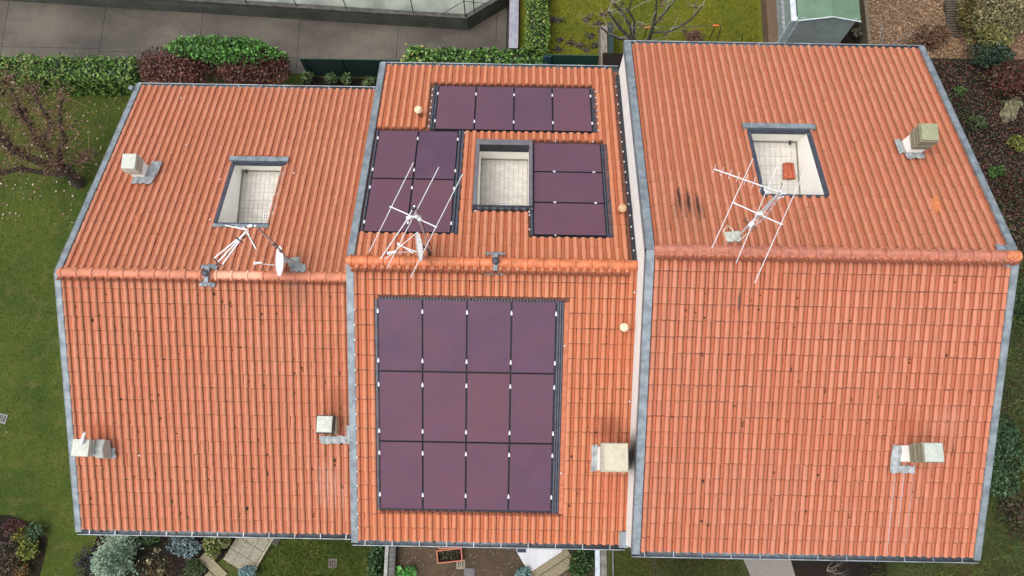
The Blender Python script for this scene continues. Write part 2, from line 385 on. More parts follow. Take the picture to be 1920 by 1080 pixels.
def verge(U, t, side_x, wid, drop=.22, out=1):
    """sheet-metal verge flashing folded over the gable edge"""
    h = H[U]
    for side in (-1, 1):
        f = sp(U, side); n = (h['nS'] if side < 0 else h['nN']) + .05
        xa, xb = (side_x, side_x + wid) if out < 0 else (side_x - wid, side_x)
        m = MB(); m.box(xa, xb, -.0, n, .012, .022, f)
        e = xa if out < 0 else xb
        m.box(min(e, e + out * .012), max(e, e + out * .012), 0.0, n, -drop, .028, f)
        i = xb if out < 0 else xa
        m.box(min(i, i - out * .01), max(i, i - out * .01), 0, n, -.06, .012, f)
        m.build('verge_flashing', M_galv, t)
        # cross joints in the sheet
        for k in range(1, 4):
            d = n * k / 4 + .3; MB().box(xa - .002, xb + .002, d, d + .05, .022, .026, f).build('flashing_joint', M_galv, t)

def gutter(U, t, side, x0, x1, endcap=True):
    h = H[U]; f = sp(U, side); n = h['nS'] if side < 0 else h['nN']; c = Vector(f(0, n + .062, -.085)); r = .092; sgn = side
    m = MB(); seg = 8; vs = []
    for x in (x0, x1):
        for q in range(seg + 1):
            a = math.pi * q / seg; vs.append((x, c.y - sgn * r * math.cos(a), c.z - r * math.sin(a)))
    m.add(vs, [(q, q + 1, seg + 2 + q, seg + 1 + q) for q in range(seg)], True)
    gt = m.build('gutter', M_gutin, t, fix=False)
    mo = gt.modifiers.new('shell', 'SOLIDIFY'); mo.thickness = .004
    MB().tube([(x0, c.y + sgn * r, c.z + .004), (x1, c.y + sgn * r, c.z + .004)], .014, 8).build('gutter_rim', M_rim, gt)
    m = MB(); m.add([(x0, c.y, c.z)] + [(x0, c.y - sgn * r * math.cos(math.pi * q / seg), c.z - r * math.sin(math.pi * q / seg)) for q in range(seg + 1)], [(0, q, q + 1) for q in range(1, seg + 1)])
    m.add([(x1, c.y, c.z)] + [(x1, c.y - sgn * r * math.cos(math.pi * q / seg), c.z - r * math.sin(math.pi * q / seg)) for q in range(seg + 1)], [(0, q, q + 1) for q in range(1, seg + 1)])
    m.build('gutter_end', M_galv, gt)
    dm = MB(); rg = random.Random(int(x0 * 100) + side)
    for _ in range(26):
        xx = rg.uniform(x0 + .1, x1 - .1); k = rg.uniform(.012, .035); dm.rbox((xx, c.y + rg.uniform(-.03, .03)), k * 2.2, k, c.z - r + .008, c.z - r + .02 + k, rg.uniform(0, 3), .5)
    o = dm.build('gutter_debris', M_deck, gt); o['kind'] = 'stuff'
    nb = max(2, int((x1 - x0) / .62)); bm_ = MB().box(-.009, .009, -r, r, .0, .008).mesh('gutter_bracket', M_rim)
    for k in range(nb):
        link('gutter_bracket', bm_, gt, (x0 + (k + .45) * (x1 - x0) / nb, c.y, c.z + .006))
    return c

def ridge(U, t, roof, x0, x1, pitch, style):
    h = H[U]; y, z = h['ry'], h['rz']; n = int(round((x1 - x0) / pitch)); pitch = (x1 - x0) / n
    def barrel(r0, r1, L, collar, seg=10, poly=False):
        m = MB(); rings = [(0, r0), (L, r1)]; vs = []
        sg = 5 if poly else seg
        for xx, r in rings:
            for q in range(sg + 1):
                a = math.radians(-12) + math.radians(204) * q / sg; vs.append((xx, -r * math.cos(a) * 1.02, r * math.sin(a) * .92))
        m.add(vs, [(q, q + 1, sg + 2 + q, sg + 1 + q) for q in range(sg)], not poly)
        for xa, xb, dr in collar:
            vs = []
            for xx, k in ((xa, dr), (xb, dr), (xa - .004, -.004), (xb + .004, -.004)):
                for q in range(sg + 1):
                    a = math.radians(-12) + math.radians(204) * q / sg; r = r0 + (r1 - r0) * xx / L + k; vs.append((xx, -r * math.cos(a) * 1.02, r * math.sin(a) * .92))
            s1 = sg + 1
            m.add(vs, [(q, q + 1, s1 + q + 1, s1 + q) for q in range(sg)] + [(2 * s1 + q, 2 * s1 + q + 1, q + 1, q) for q in range(sg)] + [(s1 + q, s1 + q + 1, 3 * s1 + q + 1, 3 * s1 + q) for q in range(sg)], not poly)
        # closed ends
        for xx, r in rings:
            b = len(m.v); m.add([(xx, 0, -.02)] + [(xx, -r * math.cos(math.radians(-12 + 204 * q / sg)) * 1.02, r * math.sin(math.radians(-12 + 204 * q / sg)) * .92) for q in range(sg + 1)], [(0, q, q + 1) for q in range(1, sg + 1)])
        return m
    if style == 'L': b = barrel(.112, .098, pitch + .03, [(.0, .05, .026)]); zz = z - .045
    elif style == 'M': b = barrel(.122, .110, pitch + .03, [(.0, .05, .026)]); zz = z - .035
    else: b = barrel(.125, .112, pitch + .03, [(.0, .06, .026)], poly=True); zz = z - .045
    ms = b.mesh('ridge_tile', RM[U]); alt = ms.copy(); alt.materials.clear(); alt.materials.append(M_ridgenew)
    for k in range(n):
        x = x0 + k * pitch
        if style == 'L' and k in (10, 11, 12): ob = link('ridge_tile', alt, roof, (x, y, zz))
        else: ob = link('ridge_tile', ms, roof, (x, y, zz + random.gauss(0, .002)))
        ob.rotation_euler = (0, random.gauss(0, .006), random.gauss(0, .006))
    # mortar bedding under the ridge
    m = MB()
    for side in (-1, 1): m.box(x0 + .02, x1 - .02, .02, .125, -.05, .022, sp(U, side))
    m.build('ridge_mortar', simple('mortar_red', (.44, .14, .07), .9), roof)
    return n

def frame_terrace(U, t, roof, style):
    x0, x1, d0, d1, fz = OPEN[U]; h = H[U]; f = sp(U, 1); y0 = f(0, d0, 0)[1]; y1 = f(0, d1, 0)[1]; T = .06
    yb = y0 - .55
    tw = empty_part('terrace', t)
    m = MB(); m.box(x0 - T, x0, yb - T, y1 + T, fz - .1, 0); v = m.v
    # side walls follow the slope: prism in x
    zt = lambda y: rz_at(U, y) - .03
    for xa, xb in ((x0 - T, x0), (x1, x1 + T)):
        MB().prismx(xa, xb, [(yb, fz - .1), (y1 + T, fz - .1), (y1 + T, zt(y1 + T)), (y0, zt(y0)), (yb, zt(y0) - .05)]).build('terrace_wall', M_cream, tw)
    MB().prismx(x0, x1, [(y1, fz - .1), (y1 + T, fz - .1), (y1 + T, zt(y1 + T)), (y1, zt(y1))]).build('terrace_wall', M_cream, tw)
    MB().box(x0, x1, yb - T, yb, fz - .1, zt(y0) - .08).build('terrace_wall', M_cream, tw)
    MB().box(x0, x1, yb, y1, fz - .1, fz - .008).build('terrace_bed', M_grout, tw)
    # skirting
    sk = MB(); sk.box(x0, x1, y1 - .015, y1 - .001, fz, fz + .07); sk.box(x0 + .001, x0 + .015, yb, y1 - .015, fz, fz + .07); sk.box(x1 - .015, x1 - .001, yb, y1 - .015, fz, fz + .07)
    sk.build('skirting', simple('skirting_grey', (.30, .28, .24), .8), tw)
    # pavers
    fl = empty_part('terrace_floor', t); pw, pl = (.118, .24); gp = .006
    ms = MB().box(-pw / 2 + gp / 2, pw / 2 - gp / 2, -pl / 2 + gp / 2, pl / 2 - gp / 2, -.02, .0).mesh('paver', M_paver)
    nx = int((x1 - x0 - .03) / pw); pwx = (x1 - x0 - .03) / nx
    for i in range(nx):
        x = x0 + .015 + (i + .5) * pwx; y = y1 - .015 - pl / 2 + (pl / 2 if i % 2 else 0) + (.04 if U == 'M' else 0) * (i % 3)
        while y + pl / 2 > y1 - .016: y -= .0 if y + pl / 2 <= y1 - .016 else pl / 2 * .999
        top = y1 - .016; first = y
        if top - (first + pl / 2) > .03:
            sy = (top - (first + pl / 2)) / pl; o = link('paver', ms, fl, (x, first + pl / 2 + sy * pl / 2, fz + random.gauss(0, .0012))); o.scale = (pwx / pw, sy, 1)
        while y - pl / 2 > yb + .01:
            o = link('paver', ms, fl, (x, y, fz + random.gauss(0, .0012))); o.scale = (pwx / pw, 1, 1); o.rotation_euler = (random.gauss(0, .004), random.gauss(0, .006), 0); y -= pl
    if style == 'M':
        # raised sheet-metal upstand all round with a wavy skirt down-slope (towards the ridge)
        W = .095
        for (a, b, c, d, nm) in ((x0 - W, x1 + W, d1, d1 + W * 2.0, 'n'), (x0 - W, x0, d0, d1, 'w'), (x1, x1 + W, d0, d1, 'e')):
            MB().box(a, b, c, d, -.05, .085, f).build('opening_frame', M_frameM, t, bevel=.012)
        MB().box(x0, x1, d1 - .012, d1 - .002, -.16, .08, f).build('frame_lining', M_dark, t)
        MB().box(x0 - W, x1 + W, d0 - W * .7, d0, -.05, .07, f).build('opening_frame', M_dark, t, bevel=.012)
        m = MB(); n = 8; wv = []
        for k in range(n * 6 + 1):
            x = x0 - W + (x1 - x0 + 2 * W) * k / (n * 6); wv.append((x, d0 - W * .7 - .05 - .025 * math.cos(2 * math.pi * k / 6)))
        vs = [f(x, d0 - W * .6, .06) for x, d in wv] + [f(x, d, .02) for x, d in wv] + [f(x, d, -.005) for x, d in wv]; q = len(wv)
        m.add(vs, [(i, i + 1, q + i + 1, q + i) for i in range(q - 1)] + [(q + i, q + i + 1, 2 * q + i + 1, 2 * q + i) for i in range(q - 1)], True)
        m.build('wavy_skirt', M_dark, t, fix=False)
    else:
        W = .16
        m = MB().box(x0 - .17, x1 + (.13 if U == 'L' else .22), d1 + .02, d1 + .02 + W, -.0, .07, f); m.build('opening_head_flashing', M_galv, t, bevel=.008)
        MB().box(x0 - .07, x1 + .07, d1 - .05, d1 + .02, -.07, .05, f).build('opening_frame', M_dkblue, t)
        MB().box(x0 - .085, x0 - .004, d0 - .02, d1 - .06, -.035, .030, f).build('opening_frame', M_dkblue, t)
        if U == 'R': MB().box(x1 + .004, x1 + .10, d0 - .02, d1 - .06, -.035, .030, f).build('opening_frame', M_dkblue, t)
        else: MB().box(x1 + .004, x1 + .03, d0 - .02, d1 - .06, -.035, -.02, f).build('opening_frame', M_dkblue, t)
        MB().box(x0 - .075, x1 + .05, d0 - .075, d0 - .02, -.10, .0, f).build('opening_frame', M_dkblue, t)
        if U == 'L':
            MB().box(x0 - .10, x1 + .03, d0 - .17, d0 - .075, -.02, .018, f).build('lead_apron', M_galv, t)
    return fz

def chimney(t, cx, cy, zb, zt_, sx, sy, basem, stackm, capm, nrings=4, capw=1.0, ang=0, base_h=None, label=None):
    """rendered base, stack of spaced stone rings and a flat slab with a low pyramid top"""
    c = (cx, cy); hgt = zt_ - zb; bh = base_h if base_h is not None else hgt * .38
    b = MB().rbox(c, sx, sy, zb - .35, zb + bh, ang, .96).build('chimney', basem, t)
    if label: b['label'] = label
    rh = (zt_ - .06 - zb - bh) / nrings
    for k in range(nrings):
        z = zb + bh + k * rh; s = (1.10, 1.16, 1.12, 1.18, 1.1)[k]
        MB().rbox(c, sx * s, sy * s, z + rh * .42, z + rh * .98, ang, 1.0).build('chimney_ring', stackm, b, bevel=.008)
    MB().rbox(c, sx * .88, sy * .88, zb + bh, zt_ - .03, ang).build('flue', M_blk, b)  # flue kept black so its colour gives the shadow lines between rings
    ca = MB().rbox(c, sx * capw * 1.08, sy * capw * 1.08, zt_ - .06, zt_ - .012, ang, .99); ca.rbox(c, sx * capw * 1.06, sy * capw * 1.06, zt_ - .012, zt_ + .012, ang, .15)
    ca.build('chimney_cap', capm, b, bevel=.006)
    return b

def lead_patch(t, U, side, x0, x1, d0, d1, name='lead_flashing', h0=.03, mat=None, n=14):
    """dressed lead that follows the rolls of the tiles"""
    f = sp(U, side); m = MB(); nx = max(6, int((x1 - x0) / .03)); ny = 5; c0 = H[U]['cS'] if side < 0 else H[U]['cN']; p = H[U]['p']; vs = []
    for j in range(ny + 1):
        for i in range(nx + 1):
            x = x0 + (x1 - x0) * i / nx; d = d0 + (d1 - d0) * j / ny
            ph = ((x - c0 + p / 2) % p) - p / 2; q = max(0, 1 - (ph / .062) ** 2) ** .5 * .05 - .035
            ed = .03 if i in (0, nx) or j in (0, ny) else 0
            vs.append(f(x + random.gauss(0, .003 + ed * .2), d + random.gauss(0, .003 + ed * .4), h0 + q * .45 + random.gauss(0, .002)))
    m.add(vs, [(j * (nx + 1) + i, j * (nx + 1) + i + 1, (j + 1) * (nx + 1) + i + 1, (j + 1) * (nx + 1) + i) for j in range(ny) for i in range(nx)], True)
    return m.build(name, mat or M_lead, t)

def clips(t, pts, nrm_side, U):
    f = sp(U, nrm_side); h = H[U]
    ms = MB().box(-.015, .015, -.015, .015, -.004, .02).mesh('tile_clip', M_white)
    for x, d, k in pts:
        o = link('tile_clip', ms, t, f(x, d, k)); o.rotation_euler = (nrm_side * -h['s'], 0, 0)

# ================================================================== GROUND
def ground_mat(name, cols, scale=1.0, bump=.6, rough=.95):
    q = N(name); c = q.mix(q.ramp(q.noise(.5 * scale, 5), .35, .65), cols[0], cols[1]); c = q.mix(q.ramp(q.noise(2.3 * scale, 5, .7), .45, .7), c, cols[2])
    c = q.mix(q.ramp(q.noise(22 * scale, 4, .7), .45, .75, 0, .7), c, cols[3]); q.bump(q.noise(40, 5, .7), bump, .03); return q.out(c, rough, 0, .2)
G_lawn = ground_mat('lawn_grass', ((.038, .062, .010), (.060, .085, .012), (.085, .090, .022), (.022, .036, .008)))
G_lawn2 = ground_mat('mossy_lawn', ((.10, .115, .010), (.15, .145, .012), (.085, .105, .012), (.06, .065, .012)))
G_soil = ground_mat('garden_soil', ((.060, .040, .026), (.085, .060, .036), (.045, .032, .022), (.13, .10, .07)), 1.5)
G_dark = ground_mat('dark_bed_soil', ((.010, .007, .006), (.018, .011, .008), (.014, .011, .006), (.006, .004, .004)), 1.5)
G_east = ground_mat('green_brown_bank', ((.030, .038, .012), (.045, .060, .016), (.050, .034, .016), (.016, .020, .008)), 1.2)  # dark green and brown ground colours
G_brown = ground_mat('leafy_bed', ((.13, .085, .055), (.17, .11, .07), (.10, .062, .04), (.22, .15, .10)), 2)
def concrete_lane():
    q = N('stained_lane_concrete'); c = q.mix(q.ramp(q.noise(.5, 5, stretch=(.6, 1.3, 1)), .3, .7), (.046, .038, .031), (.108, .093, .073))
    c = q.mix(q.ramp(q.noise(2.6, 6, .7, stretch=(1.4, .5, 1)), .5, .75, 0, .75), c, (.045, .040, .040)); c = q.mix(q.ramp(q.noise(11, 5, .7, stretch=(1.6, .5, 1)), .5, .8, 0, .4), c, (.20, .18, .15))
    c = q.mix(q.ramp(q.noise(80, 3), .6, .75, 0, .4), c, (.22, .21, .18)); q.bump(q.noise(60, 4), .35, .01); return q.out(c, .85)
G_lane = concrete_lane()
def struct(name, mb, mat): return tag(mb.build(name, mat), kind='structure')

struct('ground', MB().box(-90, 90, -90, 90, -.6, -.25), G_lawn)
yl = 14.05
struct('lawn', MB().box(-40, -3.75, -30, yl, -.25, 0), G_lawn)
struct('garden_soil', MB().box(-3.55, 2.62, -30, -1.0, -.25, 1.0), G_soil)
struct('raised_ground', MB().box(2.85, 45, -30, 13.9, -.25, 2.2), G_east)
struct('mossy_lawn', MB().box(.05, 8.55, 14.0, 40, -.25, 1.2), G_lawn2)
struct('leafy_bed', MB().box(8.55, 45, 13.95, 40, -.25, 1.8), G_brown)
struct('dark_strip', MB().box(2.86, 10.6, 10.5, 13.88, 2.1, 2.206), G_dark)
struct('dark_bank', MB().box(10.6, 45, 6.4, 13.88, 2.1, 2.204), G_dark)
# concrete lane cast in bays with open joints
bays = [(-40, -22.4)] + [(-22.4 + 3.6 * k, -22.4 + 3.6 * (k + 1)) for k in range(6)] + [(-.8, -.42)]
struct('lane_bed', MB().box(-40, -.3, yl, 40, -.25, -.06), simple('lane_joint_dark', (.045, .040, .036), .95))
lane = tag(link('lane', None), kind='structure')
for k, (a, b) in enumerate(bays):
    j = 15.19 - k * .12
    for (c, d) in ((yl + .02, j), (j + .014, 40)):
        MB().box(a + .007, b - .007, c, d, -.2, 0).build('slab', G_lane, lane)
# raised deck beyond the lane, with its parapet and mesh fence
P0, P1, P2, P3 = (-30, 17.40), (-4.80, 16.09), (-1.84, 15.94), (1.3, 18.1)
def strip(a, b, wdt, z0, z1, side=1):
    a = Vector((*a, 0)); b = Vector((*b, 0)); n = (b - a).normalized(); n = Vector((-n.y, n.x, 0)) * wdt * side
    return MB().poly([(a.x, a.y), (b.x, b.y), (b.x + n.x, b.y + n.y), (a.x + n.x, a.y + n.y)], z0, z1)
M_dkwall = simple('dark_concrete_wall', (.085, .078, .066), .9, 0, .35, 4, .4)  # dark grey-brown concrete
M_paledeck = simple('pale_deck_concrete', (.235, .25, .215), .9, 0, .3, 1.3, .3, 30, dark=(.16, .175, .145))
struct('raised_deck', MB().poly([P0, P1, P2, P3, (1.3, 40), (-30, 40)], -.1, .62), M_paledeck)
pw = thing('parapet_wall', (P1[0], P1[1], 0), 'low dark concrete wall edging the pale raised deck beyond the lane', 'wall')
for a, b in ((P0, P1), (P1, P2), (P2, P3)): strip(a, b, .16, -.1, .80).build('wall_panel', M_dkwall, pw)
fe = thing('wire_fence', (P1[0], P1[1] + .1, .8), 'green wire mesh fence with slim posts on the parapet above the lane', 'fence')
M_green = simple('green_fence_paint', (.012, .045, .032), .5)
fp = []
for a, b, n in ((P0, P1, 14), (P1, P2, 1), (P2, P3, 3)):
    for k in range(n): t_ = (k + (.5 if n == 1 else .25)) / n; fp.append((a[0] + (b[0] - a[0]) * t_, a[1] + (b[1] - a[1]) * t_ + .07))
fp[14] = (-3.75, 16.11); fp.insert(15, (P2[0] - .05, P2[1] + .08))
for x, y in fp: MB().tube([(x, y, .78), (x, y, 1.95)], .02, 6).build('fence_post', M_green, fe)
m = MB(); cx, cy = P2[0] - .05, P2[1] + .08
m.tube([(cx, cy, 1.75), (cx - .85, cy + .05, .82)], .012, 5); m.tube([(cx, cy, 1.75), (cx + .75, cy + .5, .82)], .012, 5); m.build('fence_brace', M_green, fe)
m = MB()
for (a, b) in zip(fp[:-1], fp[1:]):
    L = math.dist(a, b); n = int(L / .07)
    for k in range(n):
        x, y = a[0] + (b[0] - a[0]) * k / n, a[1] + (b[1] - a[1]) * k / n; m.tube([(x, y, .8), (x, y, 1.9)], .0022, 3, False)
    for k in range(15): z = .84 + k * .076; m.tube([(a[0], a[1], z), (b[0], b[1], z)], .0022, 3, False)
o = m.build('wire_mesh', M_green, fe, fix=False); o['kind'] = 'stuff'

# retaining wall with coping that closes the lane on the right
t = thing('boundary_wall', (-.15, 14.3, 0), 'tall narrow wall with mauve metal coping and a pale line, closing the lane beside the clipped hedge', 'wall')
MB().box(-.26, -.03, 14.35, 40, -.2, 1.55).build('wall_body', M_dkwall, t)
MB().box(-.31, .01, 14.35, 40, 1.55, 1.60).build('coping', simple('mauve_coping', (.26, .235, .28), .5, .2, .2, 3), t)
MB().box(-.165, -.135, 14.35, 40, 1.60, 1.612).build('coping_joint', simple('coping_seam', (.22, .36, .40), .5), t)
# garden dividing walls on the south side
t = thing('garden_wall', (-3.6, -2, 0), 'narrow grey wall with a slatted edging between the lawn and the bare soil garden', 'wall')
MB().box(-3.72, -3.62, -30, -1.4, -.2, 1.35).build('wall_body', simple('grey_rendered_wall', (.28, .28, .27), .8), t)
ms = MB().box(-.085, .085, -.055, .055, 0, .025).mesh('edging_slat', simple('dark_slat', (.10, .095, .09), .8))
for k in range(26): o = link('edging_slat', ms, t, (-3.50, -1.5 - k * .135, 1.3)); o.rotation_euler = (0, 0, .35)
MB().box(-3.60, -3.40, -30, -1.4, -.2, 1.29).build('edging_base', M_blk, t)
t = thing('garden_wall', (2.7, -2, 0), 'grey wall with a pale metal coping between the stepping slabs and the right-hand garden', 'wall')
MB().box(2.56, 2.84, -30, -1.0, -.2, 2.15).build('wall_body', simple('grey_block_wall', (.17, .165, .15), .9, 0, .3, 6), t)
MB().box(2.50, 2.63, -30, -1.0, 2.15, 2.21).build('coping', simple('pale_coping', (.42, .47, .52), .6), t)
MB().tube([(3.0, -30, 2.3), (3.0, -1.2, 2.3)], .012, 5).build('rail', M_rim, t)

# ================================================================== vegetation helpers
ML = leaf_mat('leaf'); MLg = leaf_mat('glossy_leaf', .35)
def leafmesh(name, P, size, cols, mat, parent=None, up=.3, elong=1.7, loc=None, flat=None):
    P = np.asarray(P, float); n = len(P); size = np.broadcast_to(size, n)
    d = RNG.normal(size=(n, 3)); d[:, 2] += up * 3; d /= np.linalg.norm(d, axis=1)[:, None]
    a = RNG.normal(size=(n, 3)); a -= (a * d).sum(1)[:, None] * d; a /= np.linalg.norm(a, axis=1)[:, None]; b = np.cross(d, a)
    s = size[:, None]; V = np.stack([P - a * s * elong / 2, P - b * s * .5 + a * s * .05, P + a * s * elong / 2, P + b * s * .5 + a * s * .05], 1).reshape(-1, 3)
    o = Vector(loc) if loc is not None else (wloc(parent) if parent else Vector((0, 0, 0)))
    return link(name, npmesh(name, V - np.array(o), np.arange(4 * n).reshape(-1, 4), mat, cols=cols), parent, o)
def palette(n, cols, w=None, var=.25):
    cols = np.array(cols, float); i = RNG.choice(len(cols), n, p=w); c = cols[i] * (1 + RNG.uniform(-var, var, (n, 1))); return c.clip(0, 1)
def box_leaves(x0, x1, y0, y1, z0, z1, n, wob=.04):
    A = [(x1 - x0) * (y1 - y0), (x1 - x0) * (z1 - z0), (x1 - x0) * (z1 - z0), (y1 - y0) * (z1 - z0), (y1 - y0) * (z1 - z0)]; A = np.array(A) / sum(A)
    k = RNG.choice(5, n, p=A); u, v = RNG.random(n), RNG.random(n); X = x0 + u * (x1 - x0); Y = y0 + v * (y1 - y0); Z = z0 + v * (z1 - z0)
    P = np.stack([np.where(k == 3, x0, np.where(k == 4, x1, X)), np.where(k == 1, y0, np.where(k == 2, y1, np.where(k >= 3, y0 + u * (y1 - y0), Y))), np.where(k == 0, z1, Z)], 1)
    b = .03 * np.sin(P[:, 0] * 5 + P[:, 1] * 4) + .02 * np.sin(P[:, 0] * 13)
    return P + RNG.normal(0, wob, (n, 3)) + np.stack([b, b, b], 1)
GREEN = [(.06, .14, .022), (.10, .20, .035), (.03, .075, .015), (.16, .24, .05)]
M_core = simple('hedge_inside', (.012, .020, .007), .95); M_core2 = simple('twiggy_inside', (.020, .012, .009), .95)
M_bark = simple('dark_bark', (.036, .024, .021), .9, 0, .4, 14, .6); M_greybark = simple('grey_bark', (.075, .068, .058), .85, 0, .4, 10, .5); M_twig = simple('orange_twig', (.20, .115, .045), .8, 0, .3, 5); M_pale_twig = simple('pale_twig', (.34, .31, .27), .8, 0, .3, 5)
def hedge(loc, dims, n, label, size=.06, cols=GREEN, w=None, extra=None, mat=None):
    x0, x1, y0, y1, z0, z1 = dims; t = thing('hedge', loc, label, 'hedge')
    MB().box(x0 + .09, x1 - .09, y0 + .09, y1 - .09, z0, z1 - .09).build('branches', M_core, t)
    P = box_leaves(x0, x1, y0, y1, z0, z1, n); c = palette(n, cols, w)
    leafmesh('foliage', P, RNG.uniform(size * .7, size * 1.3, n), c, mat or ML, t)
    if extra: extra(t)
    return t
def bush(c, r, n, label, cols, size=.05, name='shrub', cat='shrub', elong=1.7, mat=None, core=True, lumps=14, up=.25, seed=0, stems=True, group=None):
    rr = np.random.default_rng(seed); t = thing(name, (c[0], c[1], c[2] - r[2] * .75), label, cat, group)
    d = rr.normal(size=(lumps, 3)); d /= np.linalg.norm(d, axis=1)[:, None]; d[:, 2] = abs(d[:, 2]) * .9 - .15; lc = d * .62; lr = rr.uniform(.28, .48, lumps)
    k = rr.integers(0, lumps, n); e = rr.normal(size=(n, 3)); e /= np.linalg.norm(e, axis=1)[:, None]; P = (lc[k] + e * (lr[k] * rr.uniform(.75, 1.08, n))[:, None]) * np.array(r) + np.array(c)
    tone = rr.uniform(.65, 1.2, lumps)[k][:, None]
    leafmesh('foliage', P, rr.uniform(size * .6, size * 1.3, n), (palette(n, cols) * tone).clip(0, 1), mat or ML, t, elong=elong, up=up)
    if core:
        m = MB()
        for i in range(lumps):
            q = lc[i] * np.array(r) * .8 + np.array(c); m.tube([(c[0], c[1], c[2] - r[2]), tuple(q)], [.03, .012], 5)
        m.build('stems', M_bark, t)
    return t
def grow(m, p, d, L, r, depth, rr, tips, spread=.55, up=.15, seg=3):
    pts = [Vector(p)]; rs = [r]; d = Vector(d).normalized()
    for i in range(seg):
        d = (d + Vector(rr.normal(0, .16, 3)) + Vector((0, 0, up * .3))).normalized(); pts.append(pts[-1] + d * L / seg); rs.append(r * (1 - .45 * (i + 1) / seg))
    m.tube(pts, rs, 6 if r > .012 else 4, r > .02)
    if depth <= 0: tips.append((pts[-1], d)); return
    for k in range(int(rr.integers(2, 4))):
        q = (d + Vector(rr.normal(0, spread, 3))).normalized(); grow(m, pts[-1 if k < 2 else 2], q, L * rr.uniform(.55, .85), rs[-1] * rr.uniform(.6, .9), depth - 1, rr, tips, spread, up, seg)
def tufts(name, x0, x1, y0, y1, z, n, cols, hgt=.07, wd=.02, lean=.8, mask=None, w=None):
    P = np.stack([RNG.uniform(x0, x1, n), RNG.uniform(y0, y1, n), np.full(n, z)], 1)
    if mask is not None: P = P[mask(P)]
    n = len(P); a = RNG.uniform(0, 2 * math.pi, n); b = RNG.uniform(0, 2 * math.pi, n); hh = RNG.uniform(.5, 1.3, n) * hgt; ww = RNG.uniform(.6, 1.3, n) * wd
    A = P + np.stack([np.cos(a) * ww / 2, np.sin(a) * ww / 2, np.zeros(n) - .01], 1); B = P - np.stack([np.cos(a) * ww / 2, np.sin(a) * ww / 2, np.zeros(n) + .01], 1)
    T = P + np.stack([np.cos(b) * hh * lean, np.sin(b) * hh * lean, hh], 1)
    c = palette(n, cols, w); f = .75 + .35 * np.sin(P[:, 0] * 1.7 + np.sin(P[:, 1] * 1.3) * 2) * np.sin(P[:, 1] * 2.1 + P[:, 0] * .6); c = (c * f[:, None]).clip(0, 1)
    mk = (np.sin(P[:, 0] * .9 + 1.3 * np.sin(P[:, 1] * .7)) * np.sin(P[:, 1] * .8 + P[:, 0] * .5 + 1)).clip(0, 1)[:, None] * .55; c = c * (1 - mk) + mk * np.array([.17, .165, .022])
    o = link(name, npmesh(name, np.stack([A, B, T], 1).reshape(-1, 3), np.arange(3 * n).reshape(-1, 3), ML, cols=c)); o['kind'] = 'stuff'; return o
def litter(name, x0, x1, y0, y1, z, n, cols, size=.05, mask=None, zvar=.02):
    P = np.stack([RNG.uniform(x0, x1, n), RNG.uniform(y0, y1, n), z + RNG.uniform(0, zvar, n)], 1)
    if mask is not None: P = P[mask(P)]
    n = len(P); o = leafmesh(name, P, RNG.uniform(size * .5, size * 1.3, n), palette(n, cols), ML, up=1.2, elong=1.4); o['kind'] = 'stuff'; return o

# ================================================================== HOUSES
hL, rL = house('L', 'lowest house at the left end of the row, with slim white chimneys', M_cream, -10.95, -3.90)
hM, rM = house('M', 'middle house whose orange-ridged roof carries four arrays of purple solar panels', M_cream, -3.72, 2.72)
hR, rR = house('R', 'highest house at the right end of the row, with an angular red-brown ridge', M_wallR, 2.83, 10.35)
# strip of wall right under the R verge, up to the flashing
h = H['R']; yS, yN = h['ry'] - 6.2, h['ry'] + 6.3
MB().prismx(2.80, 2.829, [(yS, 6.0), (yN, 6.0), (yN, rz_at('R', yN) - .02), (h['ry'], h['rz'] - .02), (yS, rz_at('R', yS) - .02)]).build('wall_render', M_wallR, hR)
deck('L', hL, rL, -11.0, -3.80); deck('M', hM, rM, -3.70, 2.79); deck('R', hR, rR, 2.85, 10.42)
A0x, A0d, B0x, B0d, C0x, C0d, D0x, D0d = -3.086, .882, -2.104, 4.348, -3.517, .870, .448, .859
PW, PH, PG = 1.0, 1.687, .02
holesM = [(-2.27, -1.31, .82, 6.11, 1), (-3.16, 1.20, .87, 6.06, -1), (-2.27, 2.10, 4.30, 6.11, 1), (-3.72, -1.31, .82, 4.32, 1), (.38, 2.32, .80, 3.98, 1), (-1.02, .43, 1.62, 3.90, 1)]
holesL = [(-7.60, -6.22, 1.60, 3.99, 1)]; holesR = [(5.42, 6.90, 1.62, 3.88, 1)]
lay_tiles('L', hL, rL, holesL, 298); lay_tiles('M', hM, rM, holesM, 298); lay_tiles('R', hR, rR, holesR, 298)
verge('L', hL, -11.10, .13, .2, -1); verge('M', hM, -3.785, .145, .25, -1); verge('R', hR, 2.755, .155, .20, -1); verge('R', hR, 10.49, .125, .25, 1)
for U, t, a, b in (('L', hL, -11.10, -3.83), ('M', hM, -3.78, 2.795), ('R', hR, 2.75, 10.50)):
    for side in (-1, 1): gutter(U, t, side, a, b)
ridge('L', hL, rL, -10.98, -3.83, .371, 'L'); ridge('M', hM, rM, -3.72, 2.79, .372, 'M'); ridge('R', hR, rR, 3.0, 10.25, .365, 'R')
h = H['R']
